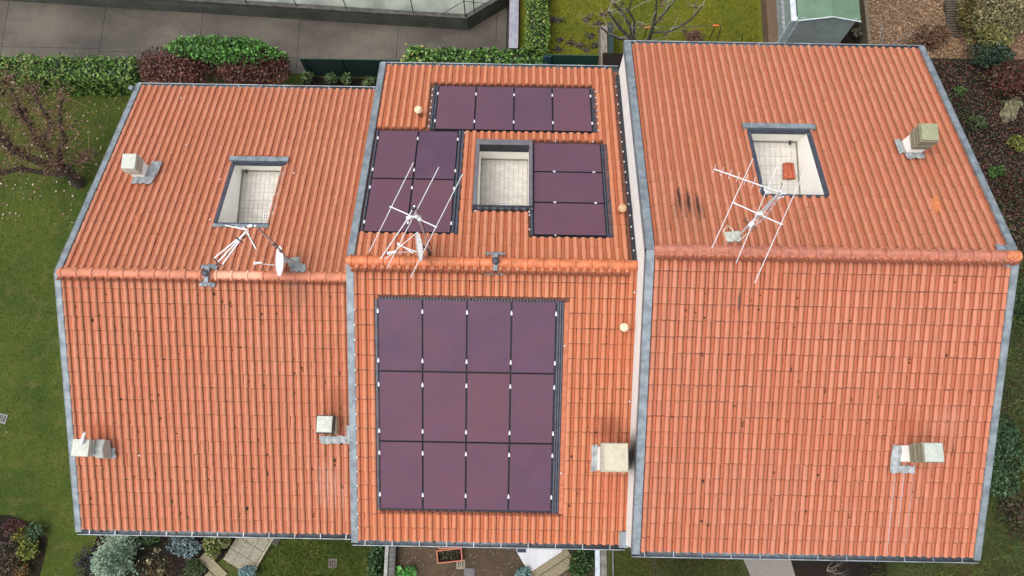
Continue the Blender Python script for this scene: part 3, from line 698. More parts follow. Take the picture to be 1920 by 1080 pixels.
# shell-shaped end cap and plain last barrel on R, plain end cap on L, rounded end on M
def shell(t, x, y, z, r, mat, dirx, lobes=0):
    m = MB(); n = 14; vs = [(x, y, z + r * .85)]; 
    for ring, k, dz in ((1, .55, .78), (2, 1.0, .0)):
        for q in range(n + 1):
            a = -math.pi / 2 + math.pi * q / n; lob = 1 + (.07 * math.cos(lobes * a * 2) if lobes and ring == 2 else 0)
            vs.append((x + dirx * r * k * lob * math.cos(a), y + r * k * lob * math.sin(a), z + r * dz))
    vs += [(v_[0], v_[1], z - .10) for v_ in vs[n + 2:]]
    m.add(vs, [(0, 1 + q, 2 + q) for q in range(n)] + [(1 + q, n + 2 + q, n + 3 + q, 2 + q) for q in range(n)] + [(n + 2 + q, 2 * n + 3 + q, 2 * n + 4 + q, n + 3 + q) for q in range(n)], False)
    return m.build('ridge_end_cap', mat, t)
shell(rR, 3.0, h['ry'], h['rz'] - .04, .13, RM['R'], -1, 7)
m = MB().tube([(10.22, h['ry'], h['rz'] - .045), (10.52, h['ry'], h['rz'] - .05)], .125, 12); o = m.build('ridge_end_cap', simple('ridge_orange_stained', (.52, .17, .07), .6, 0, .4, 16), rR)
h = H['L']; shell(rL, -10.98, h['ry'], h['rz'] - .045, .115, RM['L'], -1)
h = H['M']; shell(rM, -3.72, h['ry'], h['rz'] - .035, .12, RM['M'], -1)
for U, t in (('L', hL), ('M', hM), ('R', hR)): frame_terrace(U, t, None, U)
# lead dabs where R's ridge meets the verge
lead_patch(hR, 'R', 1, 10.05, 10.36, .10, .26, h0=.05, mat=M_galv); lead_patch(hR, 'R', -1, 10.12, 10.33, .12, .22, h0=.05, mat=M_galv)

# ---- chimneys
fL, fLn, fMs, fRs, fRn = sp('L', -1), sp('L', 1), sp('M', -1), sp('R', -1), sp('R', 1)
b = chimney(hL, -9.96, 7.765, 6.49, 7.27, .33, .38, M_cream, M_stackW, M_capW, 3, label='white chimney with three stone rings and a pale slab top'); lead_patch(hL, 'L', 1, -10.10, -9.55, 2.93, 3.30, h0=.05); lead_patch(hL, 'L', 1, -9.76, -9.50, 3.25, 3.75, h0=.05)
# lower left: pale twin-vent chimney with wedge cowls
b = chimney(hL, -10.42, .53, 6.06, 6.86, .36, .36, M_cream, M_capW, M_capW, 2, base_h=.45, capw=1.06); b['label'] = 'pale chimney with a wide slab and a white pipe'
MB().prismx(-10.24, -10.02, [(.30, 6.0), (.75, 6.2), (.75, 6.50), (.52, 6.58), (.30, 6.45)]).build('cowl', M_capG, b, bevel=.03)
MB().tube([at(153, 832, 6.86), at(156, 821, 6.98), at(159, 811, 7.05)], [.045, .042, .036], 8).build('flue_pipe', M_aluw, b)
lead_patch(hL, 'L', -1, -10.04, -9.93, 4.45, 4.72, h0=.05)
b = chimney(hL, -4.53, 1.19, 6.33, 6.98, .38, .40, M_capG, M_blk, M_capW, 1, base_h=.20, capw=.90); b['label'] = 'short chimney with a star-streaked pale slab over a black flue'
lead_patch(hL, 'L', -1, -4.78, -4.05, 4.02, 4.22, h0=.055)
lead_patch(hL, 'L', -1, -4.12, -4.0, 3.75, 4.2, h0=.06)
b = chimney(hM, 2.28, .475, 7.35, 9.02, .48, .54, M_cream, M_stackW, M_capB, 3, base_h=.75, capw=.99); b['label'] = 'large square chimney with a broad beige cap beside the white wall'
lead_patch(hM, 'M', -1, 1.90, 2.04, 4.28, 4.92, h0=.06); MB().box(2.5, 2.72, .22, .72, 6.9, 7.9).build('chimney_side_flashing', M_dkblue, hM)
b = chimney(hR, 9.13, 7.60, 9.37, 10.26, .345, .37, M_cream, M_stackO, M_capM, 4, base_h=.30); b['label'] = 'moss-green chimney with four dark stone rings'
lead_patch(hR, 'R', 1, 8.90, 9.33, 2.78, 3.0, h0=.05); lead_patch(hR, 'R', 1, 8.78, 8.94, 2.95, 3.40, h0=.05)
b = chimney(hR, 8.66, .66, 8.89, 10.0, .35, .345, M_cream, M_stackO, M_capG, 4, base_h=.36, capw=1.02); b['label'] = 'chimney with a pale grey slab over dark stone rings and a wide lead apron'
lead_patch(hR, 'R', -1, 8.27, 8.50, 4.16, 4.72, h0=.05); lead_patch(hR, 'R', -1, 8.28, 8.80, 4.64, 4.80, h0=.055)

# ---- terracotta vent pots and black ridge vents
M_pot = simple('vent_pot_tan', (.55, .36, .20), .7, 0, .2, 12); M_potp = simple('vent_pot_pale', (.68, .58, .40), .7, 0, .15, 12)
for (x, y, zb, zt_, mt) in ((-2.54, 9.208, 7.23, 7.62, M_potp), (2.518, 6.20, 8.52, 8.90, M_pot), (2.513, 3.35, 8.52, 8.97, M_potp)):
    v = MB().lathe((x, y, zb - .12), [(.055, 0), (.055, zt_ - zb - .02)], 14).build('vent_pipe', simple('pot_base_terracotta', (.30, .10, .05), .8), hM)
    hh = zt_ - zb; MB().lathe((x, y, zb), [(.095, hh - .14), (.098, hh - .10), (.082, hh - .095), (.086, hh - .06), (.07, hh - .05), (.072, hh - .02), (.045, hh - .005), (.043, hh - .03)], 18).build('vent_cowl', mt, v)
M_vb = simple('black_vent', (.035, .04, .048), .5, .2)
for U, t, x in (('L', hL, -7.40), ('M', hM, -.415)):
    h = H[U]; z = h['rz'] + .05
    v = MB().lathe((x, h['ry'], z), [(.05, 0), (.05, .10), (.085, .105), (.085, .14), (.06, .16), (.025, .165)], 18).build('ridge_vent', M_vb, t)
    for side in (-1, 1):
        lead_patch(t, U, side, x - (.20 if U == 'L' else .24), x + (.20 if U == 'L' else .22), .14 if U == 'L' else .19, .27 if U == 'L' else .26, 'vent_apron', .055, M_galv)
    MB().box(x - .055, x + .055, h['ry'] - .21, h['ry'] + .21, h['rz'] + .04, h['rz'] + .082).build('vent_saddle', M_galv, v, bevel=.01)

# ---- dark flashing ribs round the solar arrays on M
def ribs(x0, x1, d0, d1, side, n):
    f = sp('M', side); w_ = (x1 - x0) / n
    MB().box(x0, x1, d0, d1, -.075, -.055, f).build('array_flashing', M_dark, hM)
    for k in range(n):
        c = x0 + (k + .5) * w_; MB().box(c - w_ * .26, c + w_ * .26, d0 + .01, d1 - .01, -.055, -.018, f).build('flashing_rib', M_rib, hM)
ribs(1.005, 1.165, .87, 6.04, -1, 3); ribs(-3.18, -3.095, .87, 6.04, -1, 1)
ribs(-2.245, -2.115, 4.35, 6.08, 1, 2); ribs(1.985, 2.09, 4.33, 6.08, 1, 2); ribs(-1.49, -1.325, .85, 4.33, 1, 2); ribs(2.145, 2.31, .83, 3.93, 1, 3); ribs(.36, .435, .84, 1.66, 1, 1); ribs(-3.60, -3.525, .85, 4.3, 1, 1)
m = [MB().box(1.172, 1.278, .90 + k * .3553, min(6.06, .90 + (k + 1) * .3553 + .01), -.066, -.050 + .006 * (k % 2), sp('M', -1)).build('edge_tile', simple('terracotta_edge', (.42, .135, .066), .75, 0, .2, 9), hM) for k in range(15)]
# dark comb of ventilation fins above the big array
f = sp('M', -1); MB().box(-3.10, 1.15, .855, .885, -.07, -.03, f).build('comb_strip', M_dark, hM)
ms = MB().box(-.012, .012, -.035, .035, 0, .03).mesh('comb_fin', M_rib)
for k in range(56):
    o = link('comb_fin', ms, hM, f(-3.06 + k * .0735, .865, -.035)); o.rotation_euler = (H['M']['s'], 0, 0)
# dark lining under panels
for (a, b, c, d, sd_) in ((-3.12, 1.10, .87, 6.04, -1), (-2.12, 2.0, 4.33, 6.08, 1), (-3.55, -1.45, .85, 4.30, 1), (.43, 2.16, .84, 3.95, 1)):
    MB().box(a, b, c, d, -.079, -.060, sp('M', sd_)).build('array_lining', M_dark, hM)
# black side gutter between M's tiles and R's wall
for side, n in ((-1, 6.8), (1, 6.88)): MB().box(2.70, 2.795, .12, n - .25, -.08, -.022 if side > 0 else -.068, sp('M', side)).build('side_gutter', M_dark, hM)
MB().box(2.64, 2.86, 6.45, 6.86, -.02, .04, sp('M', -1)).build('side_gutter_end', M_galv, hM)
clips(hM, [(2.735 - k * .004, .42 + k * .355, .0) for k in range(17)], 1, 'M')
clips(hM, [(2.745, k, .02) for k in (.62, 3.2)], -1, 'M')
clips(hM, [(-3.622, 1.13 + k * .3553, .03) for k in range(16)], -1, 'M')
clips(hM, [(-2.262, 4.42 + k * .24, -.0) for k in range(7)], 1, 'M'); clips(hM, [(2.112, 4.38 + k * .25, 0) for k in range(7)], 1, 'M'); clips(hM, [(1.2, 1.9, 0), (1.2, 5.0, 0)], -1, 'M')
clips(hM, [(-1.31, k, 0) for k in (4.2, 2.7)] + [(.345, 1.42, .02), (.345, .98, .02), (.95, .83, .0), (1.0, 3.95, 0), (1.95, 3.95, 0)], 1, 'M')
# small white snow-guard clips seen here and there
clips(hL, [(-10.0 + 0.36, 6.3, .03)], 1, 'L'); clips(hL, [(-9.0, 4.35, .06), (-7.78, 3.1, .06), (-7.72, 1.7, .06), (-5.9, 3.4, .04)], 1, 'L'); clips(hL, [(-9.32, 4.62, .06)], -1, 'L')

# moss clumps caught between the tiles
def moss(U, t, n, xr, dr, side, seed):
    r = random.Random(seed); m = MB(); h = H[U]; f = sp(U, side)
    for _ in range(n):
        k = r.randint(0, int((xr[1] - xr[0]) / h['p'])); c0 = h['cS'] if side < 0 else h['cN']; k0 = round((xr[0] - c0) / h['p'])
        x = c0 + (k0 + k) * h['p'] + .078 + r.gauss(0, .006); d = r.uniform(*dr); s = r.uniform(.008, .022) * (1.3 if r.random() < .15 else 1)
        for _ in range(r.choice((1, 1, 1, 2, 3))):
            c = Vector(f(x + r.gauss(0, .012), d + r.gauss(0, .03), -.035)); q = [r.uniform(.7, 1.4) for _ in range(6)]
            m.add([c + Vector(v) * s * q[i] for i, v in enumerate(((1, 0, 0), (-1, 0, 0), (0, 1, 0), (0, -1, 0), (0, 0, 1), (0, 0, -.6)))], [(0, 2, 4), (2, 1, 4), (1, 3, 4), (3, 0, 4), (2, 0, 5), (1, 2, 5), (3, 1, 5), (0, 3, 5)])
    o = m.build('moss', simple('moss_dark', (.022, .018, .008), .95), t); o['kind'] = 'stuff'
moss('L', hL, 210, (-10.7, -4.0), (.3, 6.5), -1, 1); moss('R', hR, 110, (3.2, 10.1), (.3, 6.6), -1, 2); moss('M', hM, 14, (1.3, 2.5), (.5, 6), -1, 3)
# two slipped, differently fired tiles
def odd_tile(U, t, roof, side, x, d, col):
    h = H[U]; TV, TF, TA = tile_arrays(h['p'], 1); mt = simple('terracotta_odd', col, .8, 0, .2, 12); s = side
    me = npmesh('roof_tile', TV * np.array([1.02, .92, 1.12]), TF, mt, smooth=True); o = link('roof_tile', me, roof, sp(U, side)(x, d, -.055)); c, q = math.cos(h['s']), math.sin(h['s'])
    yu = Vector((0, -s * c, q)); nn = Vector((0, s * q, c)); xx = Vector((-s, 0, 0)) if s > 0 else Vector((1, 0, 0)); o.rotation_euler = Matrix((xx, yu, nn)).transposed().to_euler()
odd_tile('L', hL, rL, 1, H['L']['cN'] + 7 * .189, 1.9, (.42, .14, .06)); odd_tile('R', hR, rR, 1, H['R']['cN'] + 32 * .1928, 1.62, (.48, .155, .055))

# ================================================================== SOLAR PANELS
def panel_mat():
    q = N('panel_cells'); tc = q.n('ShaderNodeTexCoord'); sx = q.n('ShaderNodeSeparateXYZ'); q.l(tc.outputs['Object'], sx.inputs[0]); oi = q.n('ShaderNodeObjectInfo')
    def lines(ch, per, wdt):
        fr = q.math('FRACT', q.math('MULTIPLY', sx.outputs[ch], 1 / per)); return q.math('GREATER_THAN', q.math('ABSOLUTE', q.math('SUBTRACT', fr, .5)), .5 - wdt)
    base = q.mix(oi.outputs['Random'], (.062, .032, .064), (.108, .042, .058))
    n = q.noise(1.1, 4); base = q.mix(q.ramp(n, .3, .7, 0, .55), base, (.108, .046, .064)); base = q.mix(q.ramp(q.noise(2.6, 3), .5, .75, 0, .35), base, (.070, .044, .098))  # cloudy tones put the sheen of the glass into the cell colour
    base = q.mix(q.math('MULTIPLY', lines(1, .0422, .10), .42), base, (.17, .11, .14))
    base = q.mix(q.math('MULTIPLY', lines(0, .0335, .06), .22), base, (.16, .10, .12))
    base = q.mix(q.ramp(q.noise(60, 2), .74, .78, 0, .5), base, (.3, .27, .28))
    return q.out(base, .24, 0, .28)
M_cell = panel_mat(); M_pframe = simple('panel_frame_black', (.022, .020, .026), .4, .5, .1)
def panel_meshes(w_, h_):
    fr = MB(); e = .012; z0, z1 = -.030, .004
    for a, b, c, d in ((0, w_, 0, e), (0, w_, h_ - e, h_), (0, e, e, h_ - e), (w_ - e, w_, e, h_ - e)): fr.box(a, b, c, d, z0, z1)
    gl = MB().box(e, w_ - e, e, h_ - e, -.02, .001)
    return fr.mesh('frame', M_pframe), gl.mesh('solar_glass', M_cell)
PMV = panel_meshes(PW, PH); PMH = panel_meshes(PH, PW)
CM = MB().box(-.02, .02, -.035, .035, .002, .022); CM.box(-.011, .011, .035, .065, .002, .016); CM = CM.mesh('clamp', M_white)  # clamps white all over: the glint of the metal is in the colour
CH = MB().box(-.03, .03, -.018, .018, .002, .02).mesh('clamp', M_white)
def panel(side, x, d, label, group, land=False, cl=()):
    f = sp('M', side); c, s = math.cos(H['M']['s']), math.sin(H['M']['s'])
    yu = Vector((0, -side * c, s)); nn = Vector((0, side * s, c)); w_, h_ = (PH, PW) if land else (PW, PH)
    if side < 0: org = Vector(f(x, d + h_, -.012)); xx = Vector((1, 0, 0))
    else: org = Vector(f(x + w_, d + h_, -.012)); xx = Vector((-1, 0, 0))
    rot = Matrix((xx, yu, nn)).transposed()
    t = thing('solar_panel', org, label, 'solar panel', group); t.rotation_euler = rot.to_euler()
    fr, gl = (PMH if land else PMV)
    for nme, ms in (('frame', fr), ('solar_glass', gl)): o = bpy.data.objects.new(nme, ms); COL.objects.link(o); o.parent = t
    for (a, b, hz) in cl:
        o = bpy.data.objects.new('clamp', CH if hz else CM); COL.objects.link(o); o.parent = t
        px = a if side < 0 else w_ - a; py = h_ - b if side < 0 else b - 0
        o.location = (px, py if side < 0 else h_ - b, 0)
        if side > 0 and not hz: o.rotation_euler = (0, 0, math.pi)
ordn = ['first', 'second', 'third', 'fourth']; rown = ['top', 'middle', 'bottom']
for r in range(3):
    for k in range(4):
        fr_ = ((.17 * PH, .86 * PH), (.19 * PH, .86 * PH), (.17 * PH, .79 * PH))[r]
        cl = [(-PG / 2, q, False) for q in fr_] + ([(PW + PG / 2, q, False) for q in fr_] if k == 3 else [])
        panel(-1, A0x + k * (PW + PG), A0d + r * (PH + PG), 'purple panel, %s from left in the %s row of the twelve-panel array below the ridge' % (ordn[k], rown[r]), 'twelve panels on the slope below the ridge', cl=cl)
for k in range(4):
    cl = [(-PG / 2, q * PH, False) for q in (.17, .80)] + ([(PW + PG / 2, q * PH, False) for q in (.17, .80)] if k == 3 else [])
    panel(1, B0x + k * (PW + PG), B0d, 'purple panel, %s from left of the four in line nearest the upper eave' % ordn[k], 'four panels in the uppermost line', cl=cl)
for r, rn_ in ((1, 'upper'), (0, 'lower')):
    for k, kn in ((0, 'left'), (1, 'right')):
        cl = [(-PG / 2, q * PH, False) for q in (.16, .82)] + ([(PW + PG / 2, q * PH, False) for q in (.16, .82)] if k == 1 else [])
        panel(1, C0x + k * (PW + PG), C0d + r * (PH + PG), 'purple solar panel, %s %s one of the square of four behind the aerial' % (rn_, kn), 'square of four panels left of the roof terrace', cl=cl)
for r, rn_ in enumerate(('lowest, nearest the ridge,', 'middle', 'topmost')):
    cl = [(.30 * PH, PW + PG / 2, True), (.88 * PH, PW + PG / 2, True)] if r < 2 else []
    panel(1, D0x, D0d + r * (PW + PG), 'sideways purple panel, %s of three right of the roof terrace' % rn_, 'three sideways panels right of the roof terrace', land=True, cl=cl)

# ================================================================== AERIALS AND DISHES
def tri(m, p, q, r=.008, seg=5): m.tube([p, q], r, seg); return m
def bent_bracket(t, p, mat=M_alu, s=.05):
    m = MB(); m.box(p[0] - s, p[0] + s, p[1] - s * .5, p[1] + s * .5, p[2] - s, p[2] + s); m.tube([(p[0] - s * 1.4, p[1], p[2]), (p[0] + s * 1.4, p[1], p[2])], .012, 6); return m.build('bracket', mat, t, bevel=.008)
# middle house
bx, by = -1.913, 4.99; zb = 9.05
t = thing('tv_aerial', (bx, by, zb), 'aerial on the orange ridge with three long parallel rods over the solar panels', 'aerial')
MB().tube([(bx, by, zb - .1), (bx, by, 12.25)], .02, 8).build('mast', M_alu, t)
zz = 11.6
b0, b1 = at(733, 388, zz), at(817, 425, zz); MB().tube([b0, b1], .014, 6).build('boom', M_aluw, t)
for (p, q) in (((775, 305), (692, 473)), ((823, 313), (725.6, 503)), ((867, 327), (770, 520))):
    a, b = at(*p, zz), at(*q, zz); MB().tube([a, b], .0085, 5).build('rod', M_aluw, t)
bent_bracket(t, (bx, by, zz), M_alu, .05); bent_bracket(t, b0, M_aluw, .022); bent_bracket(t, b1, M_aluw, .022)
z2 = 12.0
for (p, q, r) in (((768, 405), (713, 486), .013), ((782, 436), (722, 486), .010), ((776, 388), (758, 420), .012)):
    MB().tube([at(*p, z2 - .9), at(*q, z2 - .9)], r, 6).build('reflector_rod', M_aluw, t)
MB().tube([at(744, 458, 10.9), at(780, 472, 10.9)], .012, 6).build('cross_rod', M_aluw, t)
for (p, z, s, mt) in (((776, 390), 12.2, .045, M_blk), ((767, 409), 11.9, .05, M_alu), ((787, 412), 11.6, .04, M_alu)): 
    q = at(*p, z); MB().rbox(q, s * 2, s * 1.6, q.z - s, q.z + s, .5).build('junction_box', mt, t, bevel=.01)
# coax down the mast
MB().tube([(bx + .03, by, 12.1), (bx + .08, by - .06, 11.3), (bx + .04, by, 10.4), (bx + .06, by + .02, 9.2)], .006, 5).build('cable', M_blk, t)
def dish(cx, cy, cz, R, axis, label, mast, arm, mottle):
    """offset dish: shallow bowl facing along axis, LNB on an arm"""
    a = Vector(axis).normalized(); u = a.cross(Vector((0, 0, 1))).normalized(); v = u.cross(a); c = Vector((cx, cy, cz))
    t = thing('satellite_dish', (mast[0], mast[1], mast[2]), label, 'satellite dish'); m = MB(); vs = [c - a * .075]; n = 28
    for k, rr in enumerate((.35, .7, 1.0)):
        for q in range(n): th = 2 * math.pi * q / n; vs.append(c + (u * math.cos(th) * R * rr * .95 + v * math.sin(th) * R * rr) - a * .075 * (1 - rr * rr))
    m.add(vs, [(0, 1 + q, 1 + (q + 1) % n) for q in range(n)] + [(1 + k * n + q, 1 + (k + 1) * n + q, 1 + (k + 1) * n + (q + 1) % n, 1 + k * n + (q + 1) % n) for k in range(2) for q in range(n)], True)
    o = m.build('bowl', mottle, t, fix=False); s = o.modifiers.new('shell', 'SOLIDIFY'); s.thickness = .012
    l = c + a * arm - v * R * .55
    MB().tube([c - a * .05 - v * R * .95, l], .013, 6).build('lnb_arm', M_alu, t)
    e = MB(); e.tube([l - a * -.03 + v * .03, l - a * .10 + v * .06], .028, 10); e.build('lnb', M_aluw, t)
    MB().tube([l + a * .02, l + a * .06 + v * .02], .034, 10).build('lnb_cap', M_white, t)
    return t, c, a, u, v
mottled = simple('dish_mottled_white', (.62, .63, .62), .5, 0, .3, 22)
bx2, by2 = 0, 0
q = at(805, 475, 9.3); t, c, a, u, v = dish(*at(786, 463, 9.75), .35, (-1, -.22, .25), 'mottled white satellite dish beneath the aerial on the middle ridge', (q.x, q.y, 9.1), .62, mottled)
MB().tube([(q.x, q.y, 8.95), (q.x, q.y, 9.6), c - a * .10], [.025, .022, .02], 8).build('mount', M_blk, t)
for s_ in (-1, 1): MB().tube([c - a * .06 + v * .05 + u * .1 * s_, c - a * .22 + u * .02 * s_ - v * .1], .01, 5).build('strut', M_alu, t)
MB().tube([at(744, 455, 9.6), at(775, 475, 9.6)], .012, 6).build('side_strut', M_aluw, t)

# left house aerial
bx, by = -5.36, 4.98; zb = 7.7
t = thing('tv_aerial', (bx, by, zb), 'aerial with a fan of three pale tubes by the left roof terrace', 'aerial')
MB().tube([(bx, by, zb - .1), (bx, by, 10.85)], .018, 8).build('mast', M_greyw if False else M_alu, t)
zz = 10.75
apex = at(462, 434, zz)
for q, w_ in ((at(402, 484, zz - .05), .0), (at(409, 491, zz - .05), 0), (at(417, 496, zz - .05), 0)):
    e = apex + (q - apex) * .24; e2 = q
    st = at(443 + (q - apex).x * 0, 447, zz)
    MB().tube([e, e2], .018, 6).build('tube_element', M_aluw, t)
MB().tube([at(400, 482, zz - .05), at(409, 495, zz - .08), at(418, 497, zz - .05)], .014, 6).build('end_bar', M_blk, t)
MB().tube([at(442, 445, zz), at(455, 455, zz - .02)], .022, 6).build('joiner', M_blk, t)
MB().tube([apex, at(449, 448, zz)], .024, 6).build('boom', M_aluw, t)
MB().tube([at(422, 422, zz), at(464, 431, zz + .03)], .020, 6).build('crossbar', M_aluw, t)
MB().tube([at(419, 419, zz + .05), at(440, 424, zz + .05)], .010, 5).build('crossbar_tip', M_blk, t)
MB().tube([at(464, 436, zz), at(480.5, 467, zz - .1)], .019, 6).build('side_element', M_aluw, t); MB().tube([at(467, 440, zz + .03), at(482, 466, zz - .08)], .009, 5).build('side_element_back', M_blk, t)
MB().tube([at(466, 434, zz), at(455, 425, zz)], .013, 5).build('stub', M_alu, t)
q = at(457, 443, zz - .03); MB().rbox(q, .09, .07, q.z - .04, q.z + .04, .6).build('junction_box', simple('box_maroon', (.08, .02, .02), .5), t, bevel=.01)
q = at(469, 424, 10.86); MB().rbox(q, .10, .06, q.z - .03, q.z + .03, .2).build('mast_clamp', M_alu, t, bevel=.01)
for k, (p, z) in enumerate(((508, 461), (512, 466))[0:2]): pass
for zc in (9.45, 9.25, 8.9): MB().rbox((bx, by), .07, .05, zc, zc + .05, .7).build('cable_tie', M_blk, t)
MB().tube([(bx + .02, by, 10.7), (bx + .05, by + .02, 9.6), (bx + .03, by - .03, 8.6), (bx + .1, by, 7.85)], .006, 5).build('cable', M_blk, t)
MB().rbox((bx - .02, by + .06), .34, .30, zb - .18, zb + .07, .2, .7).build('mortar_base', M_capG, t, bevel=.03)
MB().tube([(bx - .15, by + .05, zb + .05), (bx - .05, by - .1, zb + .12), (bx + .14, by + .1, zb + .1)], .016, 5).build('base_bracket', M_rim, t)
lead_patch(hL, 'L', 1, bx - .05, bx + .30, .10, .36, h0=.05)
c0 = at(524, 489.5, 8.35)
t, c, a, u, v = dish(*c0, .38, (-.86, -.13, .46), 'clean white satellite dish seen edge-on at the foot of the left mast', (bx, by, 7.7), .48, simple('dish_white', (.80, .80, .79), .4, 0, .05))
for s_ in (-1, 0, 1): MB().tube([c - a * .07 + u * .09 * s_, Vector((bx, by, 8.2 + .08 * s_))], .014, 6).build('strut', M_alu, t)
MB().rbox((c - a * .12), .14, .14, c.z - .07, c.z + .07, .4).build('bracket', M_alu, t, bevel=.01)

# right house aerial
bx, by = 4.60, 4.92; zb = 10.55
t = thing('tv_aerial', (bx, by, zb), 'aerial at the right roof terrace with a toothed boom above three long crossed rods', 'aerial')
MB().tube([(bx, by, zb - .1), (bx, by, 13.6)], .022, 8).build('mast', M_aluw, t)
zz = 12.75
b0, b1 = at(1375, 380, zz), at(1465, 420.5, zz); MB().tube([b0, b1], .014, 6).build('boom', M_aluw, t)
for (p, q) in (((1412, 297), (1334.6, 465.5)), ((1457.5, 310), (1380, 493.5)), ((1509.5, 318), (1415, 530.7))): MB().tube([at(*p, zz), at(*q, zz)], .0088, 5).build('rod', M_aluw, t)
bent_bracket(t, b0, M_aluw, .022); bent_bracket(t, b1, M_aluw, .022); bent_bracket(t, at(1424, 402, zz), M_aluw, .05)
zy = 13.35; y0, y1 = at(1339, 317, zy), at(1472, 364, zy); MB().tube([y0, y1], .013, 6).build('toothed_boom', M_aluw, t)
dirb = (y1 - y0).normalized(); nb = Vector((-dirb.y, dirb.x, 0)); tilt = Vector((.36, .9, 0)).normalized()
for k in range(9): c = y0 + (y1 - y0) * (k / 9.0); L = .085 + .006 * k; MB().tube([c - tilt * L + Vector((0, 0, .015)), c + tilt * L + Vector((0, 0, .015))], .005, 4).build('tooth', M_aluw, t)
for k, (p, q) in enumerate((((1432, 356), (1444, 362)), ((1433, 353), (1437, 362)), ((1440, 352), (1450, 357)), ((1462, 366), (1474, 360)), ((1458, 372), (1470, 368)))): MB().tube([at(*p, zy), at(*q, zy)], .011, 5).build('reflector', M_aluw, t)
z3 = 12.9
a, b = at(1459, 366, 13.1), at(1418, 415, 12.4); MB().tube([a, b], .010, 5).build('ladder_boom', M_aluw, t)
for k in range(6): c = a + (b - a) * (.12 + k * .17); MB().tube([c + Vector((-.07, .035, 0)), c + Vector((.07, -.035, 0))], .004, 4).build('ladder_tooth', M_aluw, t)
MB().tube([at(1464, 364, 13.2), at(1437, 405, 12.4), at(1404, 432, 11.6)], .012, 6).build('stay', M_aluw, t)
for (p, q, z, mt) in (((1393, 413), (1419, 429), 11.9, M_blk), ((1397, 408), (1412, 432), 11.9, M_blk)): MB().tube([at(*p, z), at(*q, z)], .008, 5).build('dark_element', mt, t)
q = at(1408, 421, 11.9); MB().rbox(q, .12, .09, q.z - .05, q.z + .05, .8).build('junction_box', M_aluw, t, bevel=.01)
q = at(1424, 402, 12.6); MB().rbox(q, .11, .10, q.z - .05, q.z + .05, .3).build('mast_clamp', M_alu, t, bevel=.01)
q = at(1463, 360, 13.5); MB().tube([q, q + Vector((.0, .14, .1))], .006, 4).build('whip', M_blk, t)
MB().rbox((bx, by + .10), .40, .30, zb - .2, zb + .02, .1, .75).build('mortar_base', M_capG, t, bevel=.03)
pts = [at(*p, z) for p, z in (((1374, 452), 10.7), ((1362, 449), 10.75), ((1357, 432), 10.85), ((1364, 423), 10.9), ((1374, 430), 10.85), ((1375, 446), 10.75), ((1385, 452), 10.8), ((1404, 436), 11.2))]
MB().tube(pts, .011, 6).build('cable_loop', simple('cable_ivory', (.60, .57, .47), .6), t)

# spare tiles left on the right terrace
fz = OPEN['R'][4]; q = at(1477, 321, fz + .05)
t = thing('roof_tile_stack', (q.x, q.y, fz), 'two spare red roof tiles lying on the pavers of the right-hand terrace', 'roof tiles')
TV, TF, TA = tile_arrays(.1905, 1); mo = simple('terracotta_spare', (.42, .10, .045), .75, 0, .25, 10)
for k, (dx, dz, rz_) in enumerate(((-.055, .01, -.06), (.045, .035, .05))):
    o = link('roof_tile', npmesh('roof_tile', TV * np.array([.95, 1.0, 1.0]), TF, mo, smooth=True), t, (q.x + dx, q.y - .20, fz + .012 + dz)); o.rotation_euler = (0, 0, rz_); s = o.modifiers.new('shell', 'SOLIDIFY'); s.thickness = -.012
# square floor drains with round rose
for U, t, px in (('L', hL, (498, 406)), ('M', hM, (945, 384))):
    fz = OPEN[U][4]; q = at(*px, fz + .01); q.y += .01
    dr = MB().box(q.x - .075, q.x + .075, q.y - .075, q.y + .075, fz, fz + .008).build('floor_drain', M_white, t)
    for k, (a, b) in enumerate(((-1, -1), (1, -1), (-1, 1), (1, 1))): MB().lathe((q.x + a * .03, q.y + b * .03, fz + .008), [(.02, 0), (.02, .003)], 8).build('drain_hole', M_dark, dr)
# wall spouts inside terraces
for U, t, p in (('L', hL, (-7.42, .08)), ('R', hR, (6.62, .08))):
    x0, x1, d0, d1, fz = OPEN[U]; y1 = sp(U, 1)(0, d1, 0)[1]
    MB().tube([(p[0], y1 - .0, fz + .1), (p[0], y1 - .09, fz + .06)], .03, 8).build('overflow_spout', M_blk, t)
# downpipe and its head at L's north-west corner
q = at(245, 164, 5.3); t = MB().lathe((q.x, q.y, q.z - .05), [(.03, 0), (.07, .02), (.075, .05), (.05, .07)], 12).build('downpipe_head', M_galv, hL)
MB().tube([(q.x, q.y, 0), (q.x, q.y, q.z - .03)], .04, 8).build('downpipe', M_galv, hL)

# ================================================================== SOUTH GARDENS
M_peb = simple('exposed_aggregate', (.27, .245, .19), .9, 0, .55, 45, .6, 60, dark=(.12, .105, .08))
M_peb2 = simple('aggregate_step', (.24, .205, .13), .9, 0, .55, 45, .6, 60, dark=(.11, .09, .055))
t = thing('garden_path', at(455, 1030, .1), 'diagonal pebbled slab path with a pale kerb below the left house gutter', 'path')
a0, a1, a2, a3 = at(450, 990, .12), at(527, 990, .12), at(480, 1078, .12), at(418, 1046, .12)
c0, ux, uy = at(418, 1046, .12), None, None
e1 = Vector((math.cos(rad(-28)), math.sin(rad(-28)), 0)); e2 = Vector((-e1.y, e1.x, 0)); org = at(418, 1049, .12)
ms = MB().box(-.195, .195, -.195, .195, -.05, 0).mesh('paving_slab', M_peb)
for i in range(3):
    for j in range(5):
        p = org + e1 * (.2 + i * .4) * .82 + e2 * (.2 + j * .4); o = link('paving_slab', ms, t, (p.x, p.y, .12 + random.gauss(0, .002))); o.rotation_euler = (0, 0, rad(-28)); o.scale = (.82, 1, 1)
p0 = org + e1 * 1.0; p1 = p0 + e2 * 2.0
